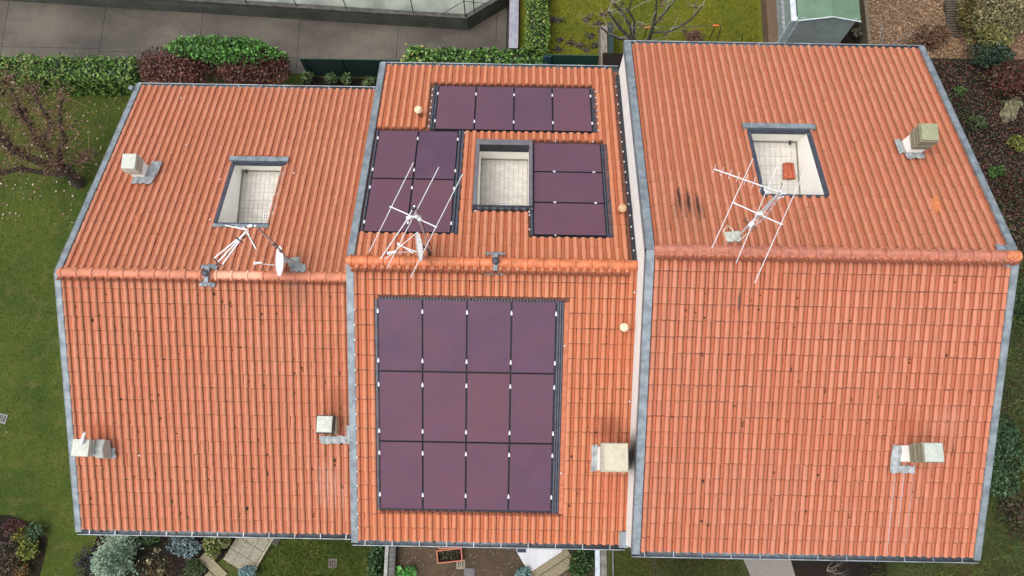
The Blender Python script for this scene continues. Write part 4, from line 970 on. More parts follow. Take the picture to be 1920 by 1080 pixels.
MB().poly([(p0.x, p0.y), (p0.x + e1.x * .06, p0.y + e1.y * .06), (p1.x + e1.x * .06, p1.y + e1.y * .06), (p1.x, p1.y)], -.1, .16).build('kerb', simple('stone_kerb', (.30, .27, .18), .9, 0, .3, 10), t)
t = thing('scraper_mat', at(515, 1008, .2), 'black ribbed boot scraper on the pebbled path just under the gutter', 'boot scraper')
q = at(516, 1011, .15)
for k in range(5): pp = Vector((q.x, q.y, .15)) + e1 * (k * .06 - .12); MB().rbox(pp, .03, .34, .125, .15, rad(-28)).build('rib', M_blk, t)
for k, (px, sz, nm) in enumerate((((399, 1062), .34, 'upper narrow pebbled garden step beside the left path'), ((382, 1076), .30, 'lower narrow pebbled garden step beside the left path'))):
    q = at(*px, .06); t = thing('garden_step', (q.x, q.y, 0), nm, 'step', 'steps of the left garden')
    MB().rbox(q, 1.0, .30, -.1, .06 - k * .05, rad(-40)).build('tread', M_peb2, t, bevel=.01)
# drain grates
M_rust = simple('drain_stone', (.13, .105, .09), .9, 0, .35, 14)
def grate(px, z, label, s=.26, a=0, mat=M_rust):
    q = at(*px, z); t = thing('drain_grate', (q.x, q.y, z), label, 'drain grate')
    m = MB(); c, sn = math.cos(a), math.sin(a)
    def bx_(x0, x1, y0, y1, z0, z1, mb): mb.box(x0, x1, y0, y1, z0, z1, lambda x, y, zz_: (q.x + x * c - y * sn, q.y + x * sn + y * c, zz_))
    h_ = s / 2
    for r_ in ((-h_, h_, -h_, -h_ + .05), (-h_, h_, h_ - .05, h_), (-h_, -h_ + .045, -h_ + .05, h_ - .05), (h_ - .045, h_, -h_ + .05, h_ - .05)): bx_(*r_, z, z + .025, m)
    m.build('frame', mat, t)
    for k in (-1, 1): m = MB(); bx_(k * s * .11 - .018, k * s * .11 + .018, -h_ + .05, h_ - .05, z, z + .023, m); m.build('bar', mat, t)
    m = MB(); bx_(-h_ + .01, h_ - .01, -h_ + .01, h_ - .01, z - .02, z + .003, m); m.build('pit', M_blk, t)
grate((624, 1056), .0, 'square stone drain grate sunk in the shaded lawn under the left house', .27, .05)
grate((864, 1058), 1.0, 'pale square drain grate in the bare soil beside the terracotta trough', .26, .03, simple('drain_pale', (.25, .22, .16), .9, 0, .25, 14))
grate((5, 785), .0, 'grey drain grate in the lawn at the far left edge', .30, -.2, simple('drain_grey', (.2, .2, .19), .9))
q = at(880, 1074, 1.0); t = thing('stepping_slab', q, 'small mauve-grey slab in the soil below the pale drain grate', 'paving slab'); MB().rbox(q, .32, .26, .9, 1.02, 0).build('slab', simple('mauve_slab', (.12, .11, .12), .8), t)
# terracotta trough
q = at(843, 1038, 1.25); q.y -= .06; a = .12; M_tc = simple('trough_terracotta', (.50, .17, .10), .7, 0, .15, 8)
t = thing('planter_trough', (q.x, q.y, 1.0), 'front terracotta trough filled with dark soil on the bare ground', 'planter')
def trough(q, a, t, L=.76, W=.38, soil=True):
    c, s = math.cos(a), math.sin(a); f = lambda x, y, z: (q.x + x * c - y * s, q.y + x * s + y * c, z); m = MB(); h_, w_ = L / 2, W / 2
    for r_ in ((-h_, h_, -w_, -w_ + .03), (-h_, h_, w_ - .03, w_), (-h_, -h_ + .03, -w_ + .03, w_ - .03), (h_ - .03, h_, -w_ + .03, w_ - .03)): m.box(*r_, 1.0, 1.30, f)
    m.build('trough_wall', M_tc, t, bevel=.006); MB().box(-h_ + .03, h_ - .03, -w_ + .03, w_ - .03, 1.0, 1.16, f).build('potting_soil', G_dark, t)
trough(q, a, t); P = np.array([[q.x + RNG.uniform(-.3, .3), q.y + RNG.uniform(-.13, .13), 1.17 + RNG.uniform(0, .05)] for _ in range(140)]); leafmesh('dead_leaves', P, .035, palette(140, [(.05, .06, .02), (.10, .07, .04), (.03, .05, .03)]), ML, t)
q2 = Vector((q.x + .03, q.y + .40, 1)); t = thing('planter_trough', q2, 'rear terracotta trough half hidden under the gutter of the middle house', 'planter'); trough(q2, a - .05, t)
# white landing slab and pebbled steps
t = thing('landing_slab', at(1010, 1040, 1.2), 'smooth pale grey landing slab under the middle house gutter', 'paving slab')
pp = [at(968, 1015, 1.2), at(1062, 1015, 1.2), at(1053, 1035, 1.2), at(998, 1071, 1.2), at(988, 1068, 1.2), at(969, 1035, 1.2)]
MB().poly([(p.x, p.y) for p in pp], .9, 1.2).build('slab', simple('pale_screed', (.50, .50, .52), .8, 0, .1, 3), t, bevel=.01)
q = at(978, 1032, 1.22); t = thing('door_mat', q, 'small navy mat on the corner of the pale landing slab', 'mat'); MB().rbox(q, .26, .12, 1.2, 1.225, 0).build('mat', simple('navy_mat', (.03, .035, .07), .8), t)
for k, (px, lb) in enumerate((((1030, 1055), 'topmost wide pebbled step touching the pale landing slab'), ((1047, 1068), 'middle wide pebbled step of the stairs below the pale landing slab'), ((1062, 1081), 'lowest pebbled step at the bottom edge beside the dark shrubs'))):
    z = 1.13 - .1 * k; q = at(*px, z); t = thing('garden_step', (q.x, q.y, 1), lb, 'step', 'pebbled steps of the middle garden')
    MB().rbox(q, 1.35, .30, .7, z, rad(33)).build('tread', M_peb2, t, bevel=.012)
# gravel path in the right garden
p = [at(1388, 1035, 2.22), at(1478, 1035, 2.22), at(1500, 1110, 2.22), at(1420, 1110, 2.22)]
struct('gravel_path', MB().poly([(a.x, a.y) for a in p], 2.1, 2.22), simple('gravel', (.22, .20, .18), .95, 0, .6, 50, .8, 70))
p = [at(1478, 1035, 2.215), at(1665, 1035, 2.215), at(1660, 1110, 2.215), at(1500, 1110, 2.215)]
struct('dark_bed', MB().poly([(a.x, a.y) for a in p], 2.1, 2.215), G_dark)
# planting bed at the left house front and at the bottom-left corner
p = [at(u_, v_, .01) for u_, v_ in ((188, 985), (455, 985), (418, 1046), (330, 1130), (140, 1130), (165, 1060))]
struct('planting_bed', MB().poly([(a.x, a.y) for a in p], -.1, .012), G_dark)
p = [at(u_, v_, .01) for u_, v_ in ((-60, 962), (20, 966), (66, 985), (90, 1010), (82, 1050), (60, 1130), (-60, 1130))]
struct('planting_bed', MB().poly([(a.x, a.y) for a in p], -.1, .012), G_dark)
CON = [(.20, .32, .23), (.30, .42, .31), (.10, .18, .12), (.40, .50, .38)]
def spiky(c, r, n, label, cols, seed, Ls=(.12, .3), name='conifer', cat='conifer', wd=.018):
    """conifer of arching sprays, each a row of short needles"""
    rr = np.random.default_rng(seed); t = thing(name, (c[0], c[1], c[2] - r[2]), label, cat); P = []; m = MB()
    m.tube([(c[0], c[1], c[2] - r[2]), (c[0], c[1], c[2] + r[2] * .6)], [.06, .02], 6)
    S = []
    for i in range(n):
        h = rr.random() ** .8; ang = rr.uniform(0, 2 * math.pi); rad_ = (1 - h) ** .6
        o = Vector((c[0], c[1], c[2] - r[2] + 2 * r[2] * h)); d = Vector((math.cos(ang) * r[0] * rad_, math.sin(ang) * r[1] * rad_, .15)); L = rr.uniform(.7, 1.15)
        L *= rr.choice((.75, 1.0, 1.3)); e = o + d * L
        if i % 4 == 0: m.tube([o, e], [.008, .003], 3, False)
        for k in range(14):
            s = .35 + .65 * rr.random(); b = o + (e - o) * s; S.append((b.x + rr.normal(0, .02), b.y + rr.normal(0, .02), b.z + rr.normal(0, .03)))
    m.build('branches', M_bark, t); S = np.array(S); leafmesh('foliage', S, rr.uniform(wd * .8, wd * 1.6, len(S)), palette(len(S), cols), ML, t, up=.5, elong=4.0); return t
q = at(212, 1048, .9); spiky((q.x, q.y, .9), (.62, 1.0, .95), 900, 'tall silvery green conifer with ragged sprays at the left house corner', CON, 3, wd=.016)
q = at(344, 1022, .5); bush((q.x, q.y, .45), (.55, .42, .35), 1500, 'blue-grey rosette shrub under the gutter of the left house', [(.12, .18, .20), (.20, .27, .30), (.05, .08, .09)], .05, lumps=22, seed=4, elong=1.4)
q = at(407, 1018, .5); bush((q.x, q.y, .45), (.48, .50, .40), 1500, 'yellow-green variegated shrub touching the pebbled path', [(.09, .12, .02), (.20, .23, .07), (.04, .07, .01), (.34, .36, .16)], .045, lumps=20, seed=5, mat=MLg)
q = at(465, 1077, .4); bush((q.x, q.y, .3), (.32, .26, .3), 500, 'small blue-green succulent shrub at the foot of the left path', [(.10, .20, .22), (.17, .28, .30)], .045, lumps=10, seed=6, elong=2.2)
q = at(986, 1079, 1.3); bush((q.x, q.y, 1.25), (.36, .28, .3), 700, 'spiky blue-green shrub in front of the pale landing slab', [(.14, .26, .27), (.24, .38, .38), (.08, .16, .17)], .05, lumps=12, seed=7, elong=2.4)
q = at(1090, 1050, 1.4); bush((q.x, q.y, 1.3), (.42, .75, .45), 1500, 'dark glossy shrub between the pebbled steps and the coping wall', [(.025, .06, .012), (.045, .10, .02), (.015, .03, .01)], .06, lumps=20, seed=8)
q = at(706, 1052, .8); bush((q.x, q.y, .6), (.32, 1.0, .6), 1800, 'narrow dark green hedge plant against the slatted garden wall', [(.025, .07, .02), (.05, .12, .035), (.015, .035, .012)], .06, lumps=22, seed=9)
q = at(741, 1077, 1.2); bush((q.x, q.y, 1.15), (.26, .2, .15), 70, 'broad-leaved green plant by the slatted wall, left one of two', [(.06, .22, .04), (.09, .30, .06)], .13, lumps=7, seed=10, name='leafy_plant', cat='plant', elong=1.6)
q = at(766, 1075, 1.2); bush((q.x, q.y, 1.15), (.22, .2, .15), 60, 'broad-leaved green plant on the soil, right one of two', [(.05, .20, .04), (.08, .27, .05)], .12, lumps=7, seed=11, name='leafy_plant', cat='plant', elong=1.6)
q = at(158, 1052, .3); bush((q.x, q.y, .15), (.45, .55, .25), 900, 'low purple-black creeping shrub left of the silvery conifer', [(.030, .023, .038), (.05, .042, .06), (.014, .010, .020)], .03, lumps=16, seed=12)
q = at(356, 1068, .4); bush((q.x, q.y, .2), (.4, .35, .25), 900, 'dull green cushion shrub between the bed and the narrow steps', [(.04, .07, .02), (.06, .10, .03)], .035, lumps=14, seed=13)
q = at(275, 1008, .4); bush((q.x, q.y, .2), (.5, .28, .25), 700, 'dark green low shrub hidden in the shade of the left gutter', [(.02, .05, .012), (.035, .08, .02)], .045, lumps=12, seed=14)
# slender twiggy shrub with pale leaves in the bed
q = at(302, 1085, .2); t = thing('twiggy_shrub', (q.x, q.y, 0), 'leafless branching shrub with pale curled leaves in the dark left bed', 'shrub'); m = MB(); tips = []; rr = np.random.default_rng(15)
for k in range(4): grow(m, (q.x, q.y, 0), (rr.normal(0, .5), .5 + rr.random() * .6, 1.0), .5, .022, 3, rr, tips, .5)
m.build('branches', simple('olive_twig', (.16, .12, .045), .8), t); T = np.array([p for p, d in tips]); P = np.concatenate([T[RNG.integers(0, len(T), 3)][:, None, :].repeat(28, 1).reshape(-1, 3) + RNG.normal(0, .045, (84, 3)), T[::4] + RNG.normal(0, .02, T[::4].shape)]); leafmesh('pale_leaves', P, .04, palette(len(P), [(.20, .17, .09), (.10, .07, .035), (.40, .36, .24)]), ML, t)
# bottom-left bed
for k, (px, r, n, cols, lb, sz) in enumerate((((30, 990), (.5, .35, .4), 900, [(.06, .016, .016), (.035, .012, .012), (.10, .035, .035)], 'dark red-leaved shrub at the top of the round corner bed', .035), ((37, 1002), (.30, .28, .3), 500, [(.12, .14, .015), (.20, .20, .02), (.05, .07, .01)], 'upper yellow-green shrub in the round corner bed', .045), ((52, 1030), (.36, .34, .3), 700, [(.13, .16, .015), (.22, .24, .03), (.05, .07, .01)], 'lower yellow-green shrub in the round corner bed', .045), ((62, 1000), (.38, .4, .25), 800, [(.04, .08, .03), (.06, .11, .05)], 'dull green shrub on the rim of the round corner bed', .04), ((12, 1055), (.5, .6, .3), 900, [(.11, .055, .03), (.06, .035, .025), (.05, .07, .03)], 'brown withered shrub at the bottom-left corner', .045), ((38, 1068), (.25, .3, .2), 400, [(.17, .09, .02), (.10, .06, .015), (.05, .06, .02)], 'orange-tinted low shrub at the bottom of the round corner bed', .045))):
    q = at(*px, .3); bush((q.x, q.y, .22), r, n, lb, cols, sz, lumps=14, seed=20 + k)
m = MB(); rr = np.random.default_rng(31); q = at(5, 1020, .3); t = thing('twiggy_shrub', (q.x, q.y, 0), 'bare mauve-grey twiggy shrub at the left picture edge', 'shrub'); tips = []
for k in range(6): grow(m, (q.x, q.y, 0), (rr.normal(.1, .7), rr.normal(0, .7), .8), .42, .012, 3, rr, tips, .6)
m.build('branches', simple('mauve_twig', (.20, .14, .13), .8), t)
# ragged bare twigs before the right house
m = MB(); rr = np.random.default_rng(33); q = at(1232, 1085, 2.4); t = thing('twiggy_shrub', (q.x, q.y, 2.2), 'thin grey bare shrub in the grass before the right house', 'shrub'); tips = []
for k in range(4): grow(m, (q.x, q.y, 2.2), (rr.normal(0, .6), .7, .7), .45, .008, 3, rr, tips, .6)
m.build('branches', M_greybark, t)
m = MB(); rr = np.random.default_rng(34); q = at(1555, 1072, 2.4); t = thing('twiggy_shrub', (q.x, q.y, 2.2), 'fine pale leafless shrub over the dark bed of the right house', 'shrub'); tips = []
for k in range(5): grow(m, (q.x, q.y, 2.2), (rr.normal(0, .8), .3, .8), .3, .008, 3, rr, tips, .6)
m.build('branches', M_pale_twig, t)

# ================================================================== LAWNS AND LITTER
LG = [(.052, .130, .010), (.090, .190, .014), (.17, .23, .020), (.175, .155, .035), (.016, .030, .006), (.05, .10, .03)]
tufts('grass', -19.6, -10.7, -3.6, 13.0, 0, 120000, LG, .05, .016, .9, lambda P: (P[:, 0] < -11.15) | (P[:, 1] < -1.3))
tufts('grass', -7.9, -3.8, -3.4, -1.2, 0, 14000, [(.035, .065, .012), (.055, .085, .016), (.025, .045, .010)], .06, .022)
tufts('grass', 1.02, 8.4, 14.0, 17.5, 1.2, 26000, [(.13, .17, .012), (.18, .20, .015), (.20, .17, .02), (.09, .14, .015)], .06, .022)
tufts('grass', 3.0, 7.6, -3.1, -1.2, 2.2, 15000, [(.05, .085, .012), (.08, .11, .018), (.04, .05, .012), (.11, .12, .03)], .07, .022, mask=lambda P: (P[:, 0] < 6.7) )
tufts('long_grass', 10.2, 19, -3.6, 7.0, 2.2, 52000, [(.050, .105, .018), (.085, .145, .028), (.15, .16, .04), (.03, .06, .014), (.10, .07, .03)], .16, .016, 1.2, mask=lambda P: (P[:, 0] > 10.75) | (P[:, 1] < -1.6))
litter('ivy_and_leaf_litter', 10.8, 20, 6.0, 13.8, 2.2, 30000, [(.075, .016, .014), (.040, .011, .011), (.11, .028, .020), (.030, .045, .012), (.10, .085, .03), (.014, .018, .008), (.03, .018, .012)], .045, zvar=.12)
litter('creeping_ground_cover', 10.8, 20, 2.0, 9.0, 2.2, 12000, [(.028, .06, .010), (.05, .085, .016), (.06, .025, .015), (.016, .03, .008)], .05, zvar=.10)
litter('dead_leaves', 11.9, 19.0, 13.9, 17.2, 1.8, 17000, [(.22, .13, .07), (.15, .085, .05), (.30, .19, .11), (.10, .06, .035)], .055, zvar=.05)
litter('fallen_leaves', -19, -13.2, 8.2, 13, .03, 380, [(.22, .14, .11), (.36, .28, .24), (.16, .08, .05)], .06)
litter('fallen_leaves', -19, -11.5, -3, 8.2, .03, 45, [(.26, .17, .12), (.20, .10, .06)], .045)
litter('soil_debris', -3.4, 2.4, -3.4, -1.4, 1.0, 1600, [(.15, .12, .08), (.10, .07, .045), (.05, .08, .03), (.24, .20, .15)], .026)
litter('soil_debris', -12.6, -7.8, -3.4, -1.6, .012, 1300, [(.03, .018, .012), (.05, .03, .02), (.018, .026, .010), (.09, .06, .03)], .035)
# dark leaf clumps on the mossy lawn
for k, px in enumerate(((1037, 35), (1048, 38), (1101, 36), (1125, 44), (1050, 74), (1107, 68), (1070, 80), (1085, 84), (1098, 91), (1118, 84), (1128, 58), (1048, 92))):
    q = at(*px, 1.25); P = np.array([q.x, q.y, 1.24]) + RNG.normal(0, 1, (38, 3)) * np.array([.08, .05, .02])
    if k == 0: lp = []
    lp.append(P)
P = np.concatenate(lp); o = leafmesh('leaf_heaps', P, .06, palette(len(P), [(.035, .025, .022), (.07, .05, .045), (.02, .016, .014)]), ML, up=1); o['kind'] = 'stuff'

# ================================================================== NORTH HEDGES AND TREES
hedge((-16, 13.6, 0), (-19.5, -13.35, 13.15, 13.95, 0, 1.2), 9500, 'clipped green hedge along the lane, left of the red shrubs', .065)
q0 = at(765, 92, 1.6); q1 = at(1028, 92, 1.6)
def yellow(t):
    P = np.array([q0.x + .15, 13.7, 1.45]) + RNG.normal(0, 1, (170, 3)) * np.array([.16, .28, .12]); leafmesh('yellow_leaves', P, .075, palette(170, [(.55, .52, .08), (.62, .55, .14), (.30, .36, .05)]), MLg, t)
hedge((-1.5, 13.8, 1.0), (q0.x, .95, 12.9, 14.25, .0, 1.62), 9000, 'glossy broad-leaved hedge behind the middle house with yellow leaves at its left end', .085, [(.045, .12, .02), (.075, .17, .03), (.025, .06, .012), (.14, .25, .06)], extra=yellow, mat=MLg)
hedge((.66, 16, 1.2), (.34, .98, 14.15, 18.5, 1.0, 2.05), 10000, 'clipped box hedge running away from the house beside the mauve coping', .042, [(.07, .15, .02), (.13, .24, .035), (.03, .06, .012), (.22, .28, .06)])
# red barberry-like bushes and the green shrub behind them
RED = [(.085, .028, .022), (.13, .048, .036), (.05, .018, .016), (.17, .075, .055)]
q = at(330, 130, 1.2); bush((q.x, q.y, 1.1), (1.35, .95, .95), 8000, 'left of two dark red rounded bushes behind the left house', RED, .055, lumps=30, seed=40)
q = at(475, 130, 1.2); bush((q.x, q.y, 1.1), (1.40, .98, .95), 8000, 'right of two dark red rounded bushes behind the left house', RED, .055, lumps=30, seed=41)
q = at(408, 90, 1.9); bush((q.x, q.y, 1.6), (2.2, .50, .95), 5600, 'bright green leafy shrub rising behind the two dark red bushes', [(.06, .17, .025), (.10, .25, .05), (.03, .08, .015)], .07, lumps=17, seed=42)
# green shade-net fence strips
M_net = simple('shade_net_green', (.012, .06, .045), .7, 0, .25, 12); M_net2 = simple('shade_net_dark', (.008, .030, .026), .7)
t = thing('net_fence', (-5.6, 14.0, 0), 'dark green netted fence along the lane right of the red bushes', 'fence')
MB().box(-7.55, -3.3, 14.0, 14.02, 0, 1.25).build('net', M_net2, t)
MB().tube([(-7.55, 14.0, 1.26), (-3.3, 14.0, 1.26)], .015, 6).build('top_wire', M_net, t)
for k in range(4): MB().tube([(-7.4 + k * 1.3, 13.97, 0), (-7.4 + k * 1.3, 13.97, 1.3)], .02, 6).build('fence_post', M_green, t)
struct('soil_strip', MB().box(-7.7, .05, 10.8, 13.95, -.1, .02), G_dark)  # strip of dark soil
for k, (px, n) in enumerate((((575, 142), 260), ((620, 144), 300), ((650, 146), 240), ((690, 150), 260))):
    q = at(*px, .6); bush((q.x, q.y, .5), (.28, .22, .35), n, ('leftmost', 'second', 'third', 'rightmost')[k] + ' of four sparse shrubs in the dark strip under the left eave', [(.08, .14, .04), (.14, .20, .08), (.03, .06, .02)], .05, lumps=8, seed=50 + k, group='sparse shrubs in the dark strip')
t = thing('net_fence', (1.9, 14.1, 1.2), 'teal green netted fence panel between the hedge corner and the short wall', 'fence')
f_ = lambda u_, v_, z_: at(u_, v_, z_)
MB().box(1.0, 2.74, 13.86, 13.88, .9, 2.05).build('net', M_net, t); MB().box(.86, 1.14, 13.80, 13.82, .9, 2.06).build('blue_net_patch', simple('net_blue', (.018, .06, .09), .7), t)
for x in (1.15, 2.7): MB().tube([(x, 13.84, .9), (x, 13.84, 2.1)], .02, 6).build('fence_post', M_green, t)
t = thing('garden_wall', (2.95, 14.2, 1), 'short mossy concrete wall with a net ending at the tall white gable', 'wall')
MB().box(2.80, 3.02, 12.6, 15.0, 0, 2.0).build('wall_body', simple('mossy_wall', (.20, .17, .13), .9, 0, .4, 12), t); MB().box(3.05, 3.25, 13.0, 15.2, 0, 1.9).build('net', M_net2, t)
for k, px in enumerate(((1028, 117), (1090, 120))):
    q = at(*px, 1.4); bush((q.x, q.y, 1.3), (.25, .2, .25), 160, ('left', 'right')[k] + ' small green sprig in front of the teal netted fence', [(.09, .20, .04), (.14, .28, .08)], .07, lumps=6, seed=60 + k)
struct('soil_strip', MB().box(.05, 2.85, 10.8, 13.95, -.1, .9), G_dark)  # dark soil behind the middle house

# big blossom-budded tree at the left
rr = np.random.default_rng(70); q = at(150, 345, 0)
t = thing('magnolia_tree', q, 'gnarled dark tree with pinkish dry leaf clusters at the left of the left house', 'tree'); m = MB(); tips = []
limbs = [[((150, 345), 0, .11), ((128, 322), .9, .09), ((108, 308), 1.5, .075)],
 [((108, 308), 1.5, .07), ((86, 280), 2.0, .06), ((66, 262), 2.3, .055), ((58, 238), 2.7, .045), ((42, 212), 3.1, .04), ((30, 200), 3.4, .03)],
 [((66, 262), 2.3, .045), ((84, 256), 2.5, .04), ((96, 240), 2.8, .035), ((88, 218), 3.2, .03), ((72, 190), 3.7, .025), ((60, 165), 4.1, .018)],
 [((112, 300), 1.5, .05), ((111, 280), 2.0, .04), ((122, 262), 2.4, .035), ((114, 238), 2.9, .03), ((112, 210), 3.4, .022), ((118, 180), 3.9, .015)],
 [((120, 318), 1.0, .08), ((80, 306), 1.5, .075), ((48, 292), 1.9, .07), ((24, 280), 2.3, .065), ((4, 262), 2.7, .055), ((-30, 235), 3.3, .04)],
 [((125, 328), .8, .06), ((70, 322), 1.2, .05), ((40, 316), 1.5, .045), ((0, 325), 1.9, .04), ((-40, 320), 2.4, .03)],
 [((42, 212), 3.1, .03), ((30, 180), 3.6, .02), ((14, 150), 4.1, .014)], [((24, 280), 2.3, .035), ((0, 240), 3.0, .025), ((-8, 190), 3.8, .016)], [((120, 318), 1.2, .04), ((150, 300), 1.6, .025), ((168, 290), 2.0, .015)]]
nodes = []
for L in limbs:
    pts = [at(*p, z) for p, z, r in L]; lm = MB(); lm.tube(pts, [r * 1.8 for p, z, r in L], 8); lm.build('limb' if L is not limbs[0] else 'trunk', M_bark, t); nodes += [(p, r) for p, (a_, b_, r) in zip(pts, L) if b_ > 1.4]
for p, r in nodes:
    for _ in range(3): grow(m, p, (rr.normal(0, 1), rr.normal(0, 1), rr.uniform(.1, 1)), rr.uniform(.3, .6), .009, 2, rr, tips, .5, .3)
m.build('twigs', M_twig, t)
whips = MB()
for _ in range(170):
    p, r = nodes[rr.integers(0, len(nodes))]; d = Vector((rr.normal(0, 1), rr.normal(0, .9), rr.uniform(.0, .9))).normalized(); L = rr.uniform(.4, 1.3); whips.tube([p, p + d * L * .5 + Vector((0, 0, .05)), p + d * L], [.005, .004, .002], 3, False)
whips.build('whips', simple('whip_twig', (.26, .17, .06), .8), t, fix=False)
T = np.array([p for p, d in tips]); N_ = len(T); k = RNG.integers(0, N_, 700); P = T[k] + RNG.normal(0, .05, (700, 3)); nn_ = np.array([tuple(p) for p, r in nodes]); P2 = nn_[RNG.integers(0, len(nn_), 5200)] + RNG.normal(0, .14, (5200, 3))
P = np.concatenate([P, P2]); leafmesh('dry_leaves', P, RNG.uniform(.025, .06, len(P)), palette(len(P), [(.11, .050, .036), (.15, .08, .06), (.06, .028, .022), (.05, .026, .018), (.28, .19, .15)], [.25, .22, .25, .22, .06]), ML, t, elong=1.8)
P = nn_[RNG.integers(0, len(nn_), 1300)] + RNG.normal(0, 1, (1300, 3)) * np.array([.4, .4, .5]); leafmesh('yellow_buds', P, RNG.uniform(.012, .03, len(P)), palette(len(P), [(.12, .10, .02), (.17, .08, .03), (.08, .07, .02)]), ML, t, elong=2.6)

# bare tree behind the right house
rr = np.random.default_rng(71)
t = thing('bare_tree', at(1190, 95, 1.2), 'leafless grey tree with curling dead leaves behind the gap between middle and right house', 'tree'); m = MB(); tips = []
B0 = at(1190, 90, 2.2)
for L in ([((1190, 100), 1.2, .10), ((1190, 80), 2.2, .085)], [((1190, 80), 2.2, .07), ((1182, 50), 3.2, .055), ((1172, 30), 3.8, .045), ((1150, 5), 4.6, .03)], [((1190, 80), 2.2, .06), ((1165, 55), 3.0, .05), ((1148, 32), 3.7, .035), ((1140, 20), 4.1, .025)],
          [((1190, 78), 2.2, .06), ((1160, 72), 2.8, .05), ((1140, 62), 3.3, .035), ((1125, 50), 3.7, .02)], [((1188, 70), 2.5, .045), ((1190, 40), 3.5, .035), ((1178, 20), 4.2, .03), ((1188, -10), 5.0, .02)],
          [((1195, 95), 1.5, .06), ((1217, 72), 2.4, .06), ((1224, 50), 3.2, .05), ((1230, 20), 4.2, .035), ((1232, -8), 5.0, .02)], [((1224, 50), 3.2, .035), ((1248, 22), 4.0, .03), ((1262, 4), 4.6, .022), ((1275, -10), 5.0, .015)],
          [((1222, 61), 2.8, .035), ((1254, 59), 3.2, .035), ((1278, 48), 3.6, .035), ((1298, 34), 4.1, .028), ((1318, 10), 4.8, .016)]):
    pts = [at(*p, z) for p, z, r in L]; lm = MB(); lm.tube(pts, [r * 1.05 for p, z, r in L], 8); lm.build('limb' if L[0][2] < .1 else 'trunk', M_greybark, t)
    for p in pts[1:]:
        for _ in range(2): grow(m, p, (rr.normal(0, 1), rr.normal(0, .8), rr.uniform(.0, .9)), rr.uniform(.25, .5), .010, 2, rr, tips, .45, .3)
m.build('twigs', M_pale_twig, t)
T = np.array([p for p, d in tips]); k = RNG.integers(0, len(T), 30); P = T[k][:, None, :].repeat(16, 1).reshape(-1, 3) + RNG.normal(0, .04, (480, 3)); leafmesh('dead_leaf_clusters', P, .05, palette(480, [(.10, .06, .045), (.18, .11, .085), (.06, .04, .035)]), ML, t)['kind'] = 'stuff'
# brown dry shrub and orange-tipped rail on the mossy lawn
q = at(1300, 75, 1.5); spiky((q.x, q.y, 1.45), (.45, .40, .35), 160, 'dry red-brown shrub behind the gutter of the right house', [(.12, .055, .035), (.18, .09, .06), (.07, .035, .025)], 72, name='dry_shrub', cat='shrub')
t = thing('clothes_rail', at(1280, 52, 1.2), 'low dark rail with orange end grips standing on the mossy lawn', 'rail')
a_, b_ = at(1214, 51.5, 2.0), at(1342, 48, 2.0); MB().tube([a_, b_], .012, 6).build('bar', M_greybark, t)
for p, sg in ((a_, -1), (b_, 1)):
    MB().tube([p - Vector((.10, 0, 0)), p + Vector((.10, .01, 0))], .028, 8).build('grip', simple('orange_plastic', (.80, .17, .04), .5), t)
    MB().tube([p, (p.x - .02, p.y - .02, 1.2)], .016, 6).build('post', M_blk, t)
# wire fence across the back of the right garden
t = thing('net_fence', at(1400, 75, 1.3), 'thin green mesh fence on black posts just behind the right house eave', 'fence')
for (u1, v1, u2, v2) in ((1393, 62, 1390, 80), (1352, 50, 1345, 78)): MB().tube([at(u2, v2, 1.9), at(u1, v1, 2.6)], .014, 6).build('fence_post', M_blk, t)
x0_, x1_, yy_ = 7.2, 12.4, 13.98; m = MB()
for k in range(64): x = x0_ + k * .082; m.tube([(x, yy_, 1.5), (x, yy_, 2.9)], .0025, 3, False)
for k in range(17): z = 1.5 + k * .085; m.tube([(x0_, yy_, z), (x1_, yy_, z)], .0025, 3, False)
o = m.build('wire_mesh', M_green, t, fix=False); o['kind'] = 'stuff'
# vine strip beside the shed
q = at(1462, 20, 1.5); bush((q.x, q.y, 1.5), (.32, .75, .35), 1400, 'brown withered climber along the left side of the shed', [(.12, .065, .04), (.20, .12, .08), (.08, .05, .02), (.12, .13, .03)], .04, lumps=20, seed=73)
q = at(1455, 78, 1.6); bush((q.x, q.y, 1.5), (.25, .25, .3), 400, 'small dark green plant at the near corner of the shed', [(.05, .10, .02), (.08, .13, .03)], .05, lumps=8, seed=74)

# ---- shed
t = thing('garden_shed', at(1555, 60, 1.8), 'small grey clad shed with a green felt gable roof behind the right house', 'shed')
M_siding = simple('grey_green_siding', (.27, .31, .30), .7, 0, .12, 4); M_felt = simple('green_roof_felt', (.105, .175, .115), .95, 0, .12, 3, .3); M_trim = simple('pale_trim', (.50, .56, .57), .6)
Rw, Re = at(1497, 38, 3.9), at(1614, 38, 3.9); Rp = at(1560, 29, 4.12); yF = Rw.y; yB = 20.0; xm = (Rw.x + Re.x) / 2
f_l, f_r, f_t = Vector((Rw.x, yF, 3.9)), Vector((Re.x, yF, 3.9)), Vector((xm, yF, 4.15))
for a, b, nm in ((f_l, f_t, 'l'), (f_t, f_r, 'r')):
    MB().add([(a.x, a.y, a.z), (b.x, b.y, b.z), (b.x, yB, b.z), (a.x, yB, a.z), (a.x, a.y, a.z - .03), (b.x, b.y, b.z - .03), (b.x, yB, b.z - .03), (a.x, yB, a.z - .03)], [(0, 1, 2, 3), (7, 6, 5, 4), (0, 4, 5, 1), (1, 5, 6, 2), (2, 6, 7, 3), (3, 7, 4, 0)]).build('roof_panel', M_felt, t)
    MB().tube([a + Vector((0, -.015, 0)), b + Vector((0, -.015, 0))], .022, 6).build('barge_board', M_trim, t)
wl, wr = Rw.x + .08, Re.x - .12; fy = yF + .06
